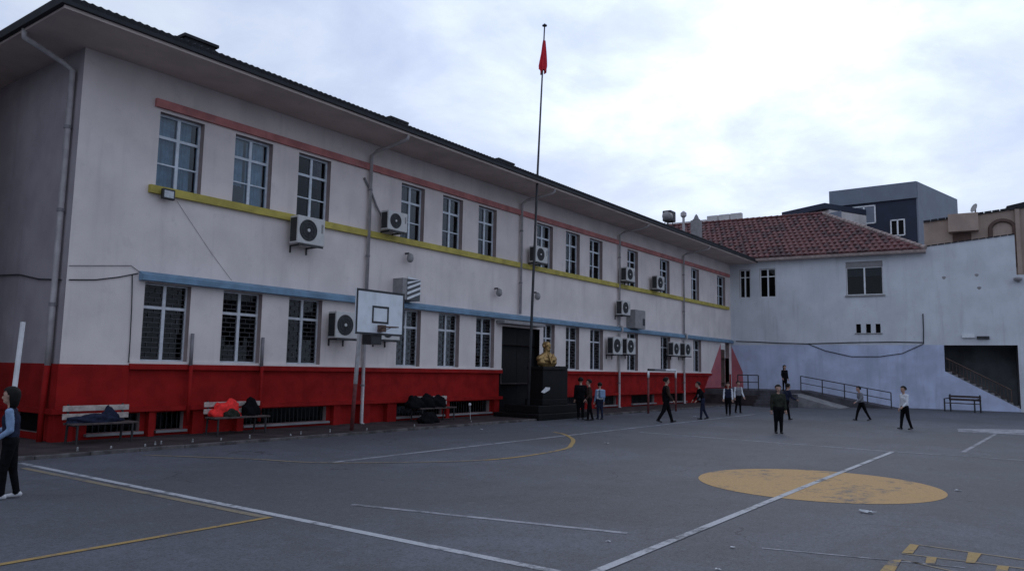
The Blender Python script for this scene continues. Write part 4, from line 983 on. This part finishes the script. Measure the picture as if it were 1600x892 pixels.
MB().bevbox(pr+.12, pr+.62, my+.0, my+.6, .5, 1.95, .015).build('side_block', 'black_stone', mon)
q = FY(853, 609, my-.24); MB().prism([(q.x-.28, my-.24, q.z-.08), (q.x-.10, my-.24, q.z-.12), (q.x+.26, my-.24, q.z-.0), (q.x+.28, my-.24, q.z+.09), (q.x+.0, my-.24, q.z+.10)], (0,.03,0)).build('name_plate', 'white_paint', mon, fix=True)
bc = Vector(((pl+pr)/2-.02, my+.1, 1.92)); F_ = rot((0,-1,0), 'Z', R(-14)); Sd = Vector((-F_.y, F_.x, 0))
BK = 1.36
BP_ = lambda f, s, z: bc+(F_*f+Sd*s+Vector((0,0,z)))*BK
caps = [(BP_(0,-.26,.22), BP_(0,-.08,.30), .10, .11, 0), (BP_(0,.26,.22), BP_(0,.08,.30), .10, .11, 0), (BP_(.02,-.20,.12), BP_(.02,.20,.12), .13, .13, 0), (BP_(.05,-.12,.20), BP_(.05,.12,.20), .13, .13, 0), (BP_(0,-.12,.05), BP_(0,.12,.05), .12, .12, 0),
        (BP_(0,0,.30), BP_(.02,0,.47), .10, .085, 0), (BP_(.015,0,.60), BP_(-.03,0,.60), .105, .115, 0), (BP_(.045,0,.49), BP_(.04,0,.55), .075, .085, 0), (BP_(.12,0,.56), BP_(.15,0,.53), .014, .022, 0), (BP_(0,.11,.55), BP_(-.01,.115,.59), .018, .018, 0), (BP_(0,-.11,.55), BP_(-.01,-.115,.59), .018, .018, 0), (BP_(.095,-.045,.60), BP_(.095,.045,.60), .022, .022, 0), (BP_(.085,-.02,.455), BP_(.085,.02,.455), .03, .03, 0), (BP_(.17,-.10,.34), BP_(.19,0,.10), .03, .03, 0), (BP_(.17,.10,.34), BP_(.19,0,.10), .03, .03, 0)]
caps = [(a, b_, ra*BK, rb*BK, r_) for a, b_, ra, rb, r_ in caps]
bm, me = skin_mesh('bust', caps, .011, ['gold'], 1); me.materials.clear(); bm.to_mesh(me); bm.free(); me.materials.append(MATS['gold'])
bo = bpy.data.objects.new('bust', me); COL.objects.link(bo); child(bo, mon)

# ------------------------------------------------------------------ benches, bags, bins
def bench(x0, x1, yb, label, slat='wood_slat', z=.07, back=.82):
    b_ = empty('bench', ((x0+x1)/2, yb, z)); tag(b_, label, 'bench', 'benches along the red base')
    for k in range(3): MB().bevbox(x0, x1, yb-.50+k*.15, yb-.50+k*.15+.12, z+.40, z+.44, .008).build('seat_slat', 'wood_dark', b_)
    for k in range(2): MB().bevbox(x0, x1, yb-.04, yb-.005, z+back-.32+k*.17, z+back-.20+k*.17, .008).build('back_slat', slat, b_)
    for x in (x0+.12, x1-.12):
        MB().tube([(x, yb-.47, z), (x, yb-.47, z+.40)], .025, 6).tube([(x, yb+.02, z), (x, yb-.02, z+.4), (x, yb+.02, z+back)], .025, 6).tube([(x, yb-.48, z+.385), (x, yb, z+.385)], .02, 6).build('leg', 'black_metal', b_)
    return b_
q0, q1 = FY(97, 645, 17.2), FY(200, 641, 17.2); bench(q0.x, q1.x, 17.2, 'weathered bench with pale slats nearest the building corner, dark jacket on it')
q0, q1 = FY(318, 637, 17.2), FY(405, 634, 17.2); bench(q0.x, q1.x, 17.2, 'second bench along the red base, holding a bright red jacket')
q0, q1 = FY(640, 622, 17.3), FY(697, 620, 17.3); bench(q0.x, q1.x, 17.3, 'third bench along the red base, heaped with dark bags')
def heap(name, label, cat, c, sx, sy, sz, m, seed, rough=.25):
    rng = random.Random(seed); bm = bmesh.new(); bmesh.ops.create_icosphere(bm, subdivisions=4, radius=1)
    ph = [rng.uniform(0,6) for _ in range(6)]
    for v_ in bm.verts:
        d = v_.co; n_ = 1+rough*(.5*math.sin(3*d.x+ph[0])*math.sin(4*d.y+ph[1])+.35*math.sin(7*d.z+5*d.x+ph[2])+.25*math.sin(11*d.y+ph[3]+6*d.x)+.2*math.sin(17*d.x+ph[4])*math.sin(15*d.z+ph[5]))
        z = d.z*n_; v_.co = (c[0]+d.x*n_*sx, c[1]+d.y*n_*sy, c[2]+(max(z, -.15)+.15)*sz)
    for f in bm.faces: f.smooth = True
    me = bpy.data.meshes.new(name); bm.to_mesh(me); bm.free(); me.materials.append(MATS[m]); o = bpy.data.objects.new(name, me); COL.objects.link(o)
    tag(o, label, cat); return o
def at(px, py, yy): q = FY(px, py, yy); return q
q = at(150, 660, 16.95); heap('jacket', 'dark navy jacket spread on the bench at the building corner', 'jacket', (q.x, 16.95, .505), .55, .16, .15, 'cloth_navy', 3)
q = at(172, 655, 16.95); heap('school_bag', 'small dark bag on the right end of the corner bench', 'bag', (q.x, 17.0, .508), .18, .13, .26, 'cloth_navy', 4)
q = at(355, 648, 16.95); heap('jacket', 'bright red jacket thrown over the second bench', 'jacket', (q.x, 17.02, .505), .40, .14, .30, 'cloth_red', 5, .45)
q = at(394, 645, 16.95); heap('school_bag', 'black bulging bag at the right end of the second bench', 'bag', (q.x, 17.0, .507), .24, .16, .36, 'cloth_black', 6)
q = at(363, 656, 16.8); heap('school_bag', 'dark olive bag in front of the red jacket on the second bench', 'bag', (q.x, 16.82, .507), .22, .1, .16, 'cloth_olive', 16)
for k, (px, s_, l_) in enumerate(((650, .38, 'left black bag in the heap on the third bench'), (668, .36, 'middle black bag in the heap on the third bench'), (684, .34, 'right black bag in the heap on the third bench'))):
    q = at(px, 640, 17.0); heap('school_bag', l_, 'bag', (q.x, 17.05-.02*k, .507), s_, .2, .32+.04*(k % 2), 'cloth_black', 7+k)
q = at(668, 652, 16.5); heap('school_bag', 'large black bag lying on the pavement in front of the third bench', 'bag', (q.x, 16.45, .07), .45, .2, .3, 'cloth_black', 12)
# bench before the wing
q0, q1 = G(1474, 642), G(1524, 645); wb = empty('bench', tuple(q0)); tag(wb, 'dark metal-framed bench against the white wing beside the stair opening', 'bench')
u_ = (q1-q0).normalized(); n_ = Vector((-u_.y, u_.x, 0)); n_ = n_ if n_.x > 0 else -n_; L = (q1-q0).length
for k in range(3): MB().obox(q0+n_*(.05+.15*k)+Vector((0,0,.42)), u_*L, n_*.12, (0,0,.04)).build('seat_slat', 'wood_dark', wb)
for k in range(2): MB().obox(q0+n_*.5+Vector((0,0,.58+.16*k)), u_*L, n_*.04, (0,0,.11)).build('back_slat', 'wood_dark', wb)
for f in (0.03, .97):
    p = q0+u_*L*f; MB().tube([p+n_*.05, p+n_*.05+Vector((0,0,.66)), p+n_*.5+Vector((0,0,.70))], .04, 6).tube([p+n_*.55, p+n_*.52+Vector((0,0,.9))], .04, 6).build('leg', 'black_metal', wb)

# ------------------------------------------------------------------ small goal, posts, pegs, litter
ga, gb = Vector((32.95, 15.0, 0)), Vector((0,0,0))
gx0, gx1 = FY(1013, 620, 14.9).x, FY(1056, 620, 14.9).x
gh = FY(1035, 578, 14.9).z
goal = empty('goal_frame', ((gx0+gx1)/2, 14.9, 0)); tag(goal, 'slim goal frame with red posts and white-banded top before the far facade', 'goal')
for x in (gx0, gx1):
    o = MB().tube([(x, 14.9, 0), (x, 14.9, gh-.35)], .05, 8).build('post', 'wood_red', goal, smooth=True)
    MB().tube([(x, 14.9, gh-.35), (x, 14.9, gh-.05)], .0505, 8).build('white_band', 'white_paint', o, smooth=True)
for k in range(5):
    xa, xb = gx0+(gx1-gx0)*k/5, gx0+(gx1-gx0)*(k+1)/5
    MB().tube([(xa, 14.9, gh), (xb, 14.9, gh)], .05, 8).build('crossbar_section', ('black_metal' if k in (0,) else 'white_paint' if k > 2 else 'cloth_grey'), goal)
q = FY(22, 612, 15.6); q2 = FY(36, 503, 15.6); b0 = q + (q-q2)*((q.z-.04)/(q2.z-q.z))
tag(MB().tube([b0, q, q2], .045, 8).build('leaning_pole', 'white_paint'), 'white pole leaning behind the girl at the left edge', 'pole')
pegs = [(520+0, 0)]
for k, px in enumerate((116, 172, 225, 241, 254, 302, 347, 389, 455, 472, 520, 571, 647, 739)):
    q = FY(px, 700-.055*px, KY+.25+.2*random.random()); x = q.x; y = KY+.25+.22*random.random(); hh = random.uniform(.05, .10)
    o = MB().lathe([(.020,0),(.022,.02),(.014,hh*.6),(.02,hh*.8),(.008,hh)], (x, y, .066), 8).build('white_peg', 'peg', None, smooth=True)
    near = ('left of the corner bench', 'under the middle of the corner bench', 'right of the corner bench', 'right of the corner bench', 'right of the corner bench', 'left of the second bench', 'under the left half of the second bench', 'under the right half of the second bench', 'between second bench and basketball pole', 'between second bench and basketball pole', 'just left of the basketball pole', 'just right of the basketball pole', 'in front of the third bench', 'near the thin white-knobbed stick')[k]
    tag(o, 'tiny white peg on the pavement edge ' + near, 'peg', 'white pegs along the pavement edge')
q = FY(734, 632, 16.6); pk = empty('white_marker', (q.x, 16.6, .07)); tag(pk, 'thin stick with white knob on the pavement left of the monument', 'marker')
MB().tube([(q.x+.06, 16.6, .06), (q.x, 16.6, q.z)], .012, 5).build('stick', 'pipe', pk); MB().lathe([(.01,-.05),(.05,-.02),(.05,.03),(.01,.06)], (q.x, 16.6, q.z), 8).build('knob', 'litter', pk, smooth=True)
lit = [((948,693), .10, 'crumpled white paper on the asphalt beside the yellow arc'), ((1354,801), .16, 'torn white paper scrap on the asphalt in front of the yellow disc'), ((1497,767), .09, 'white paper scrap at the right tip of the yellow disc'), ((1145,856), .05, 'small paper scrap near the old white line'), ((950,846), .045, 'small white scrap left of the half-way line'), ((1122,890), .05, 'pale scrap at the bottom picture edge'), ((1085,651), .12, 'white scrap on the ground near the far facade'), ((752,671), .09, 'white scrap on the asphalt by the kerb left of the monument')]
for k, ((px, py), s_, l_) in enumerate(lit):
    q = G(px, py); bm = bmesh.new(); bmesh.ops.create_grid(bm, x_segments=4, y_segments=4, size=s_*.42)
    rng = random.Random(k)
    for v_ in bm.verts: v_.co = (q.x+v_.co.x*.6+rng.uniform(-.2,.2)*s_, q.y+v_.co.y*1.1+rng.uniform(-.3,.3)*s_, .006+rng.random()*s_*.25)
    me = bpy.data.meshes.new('paper_scrap'); bm.to_mesh(me); bm.free(); me.materials.append(MATS['litter']); o = bpy.data.objects.new('paper_scrap', me); COL.objects.link(o); tag(o, l_, 'litter')
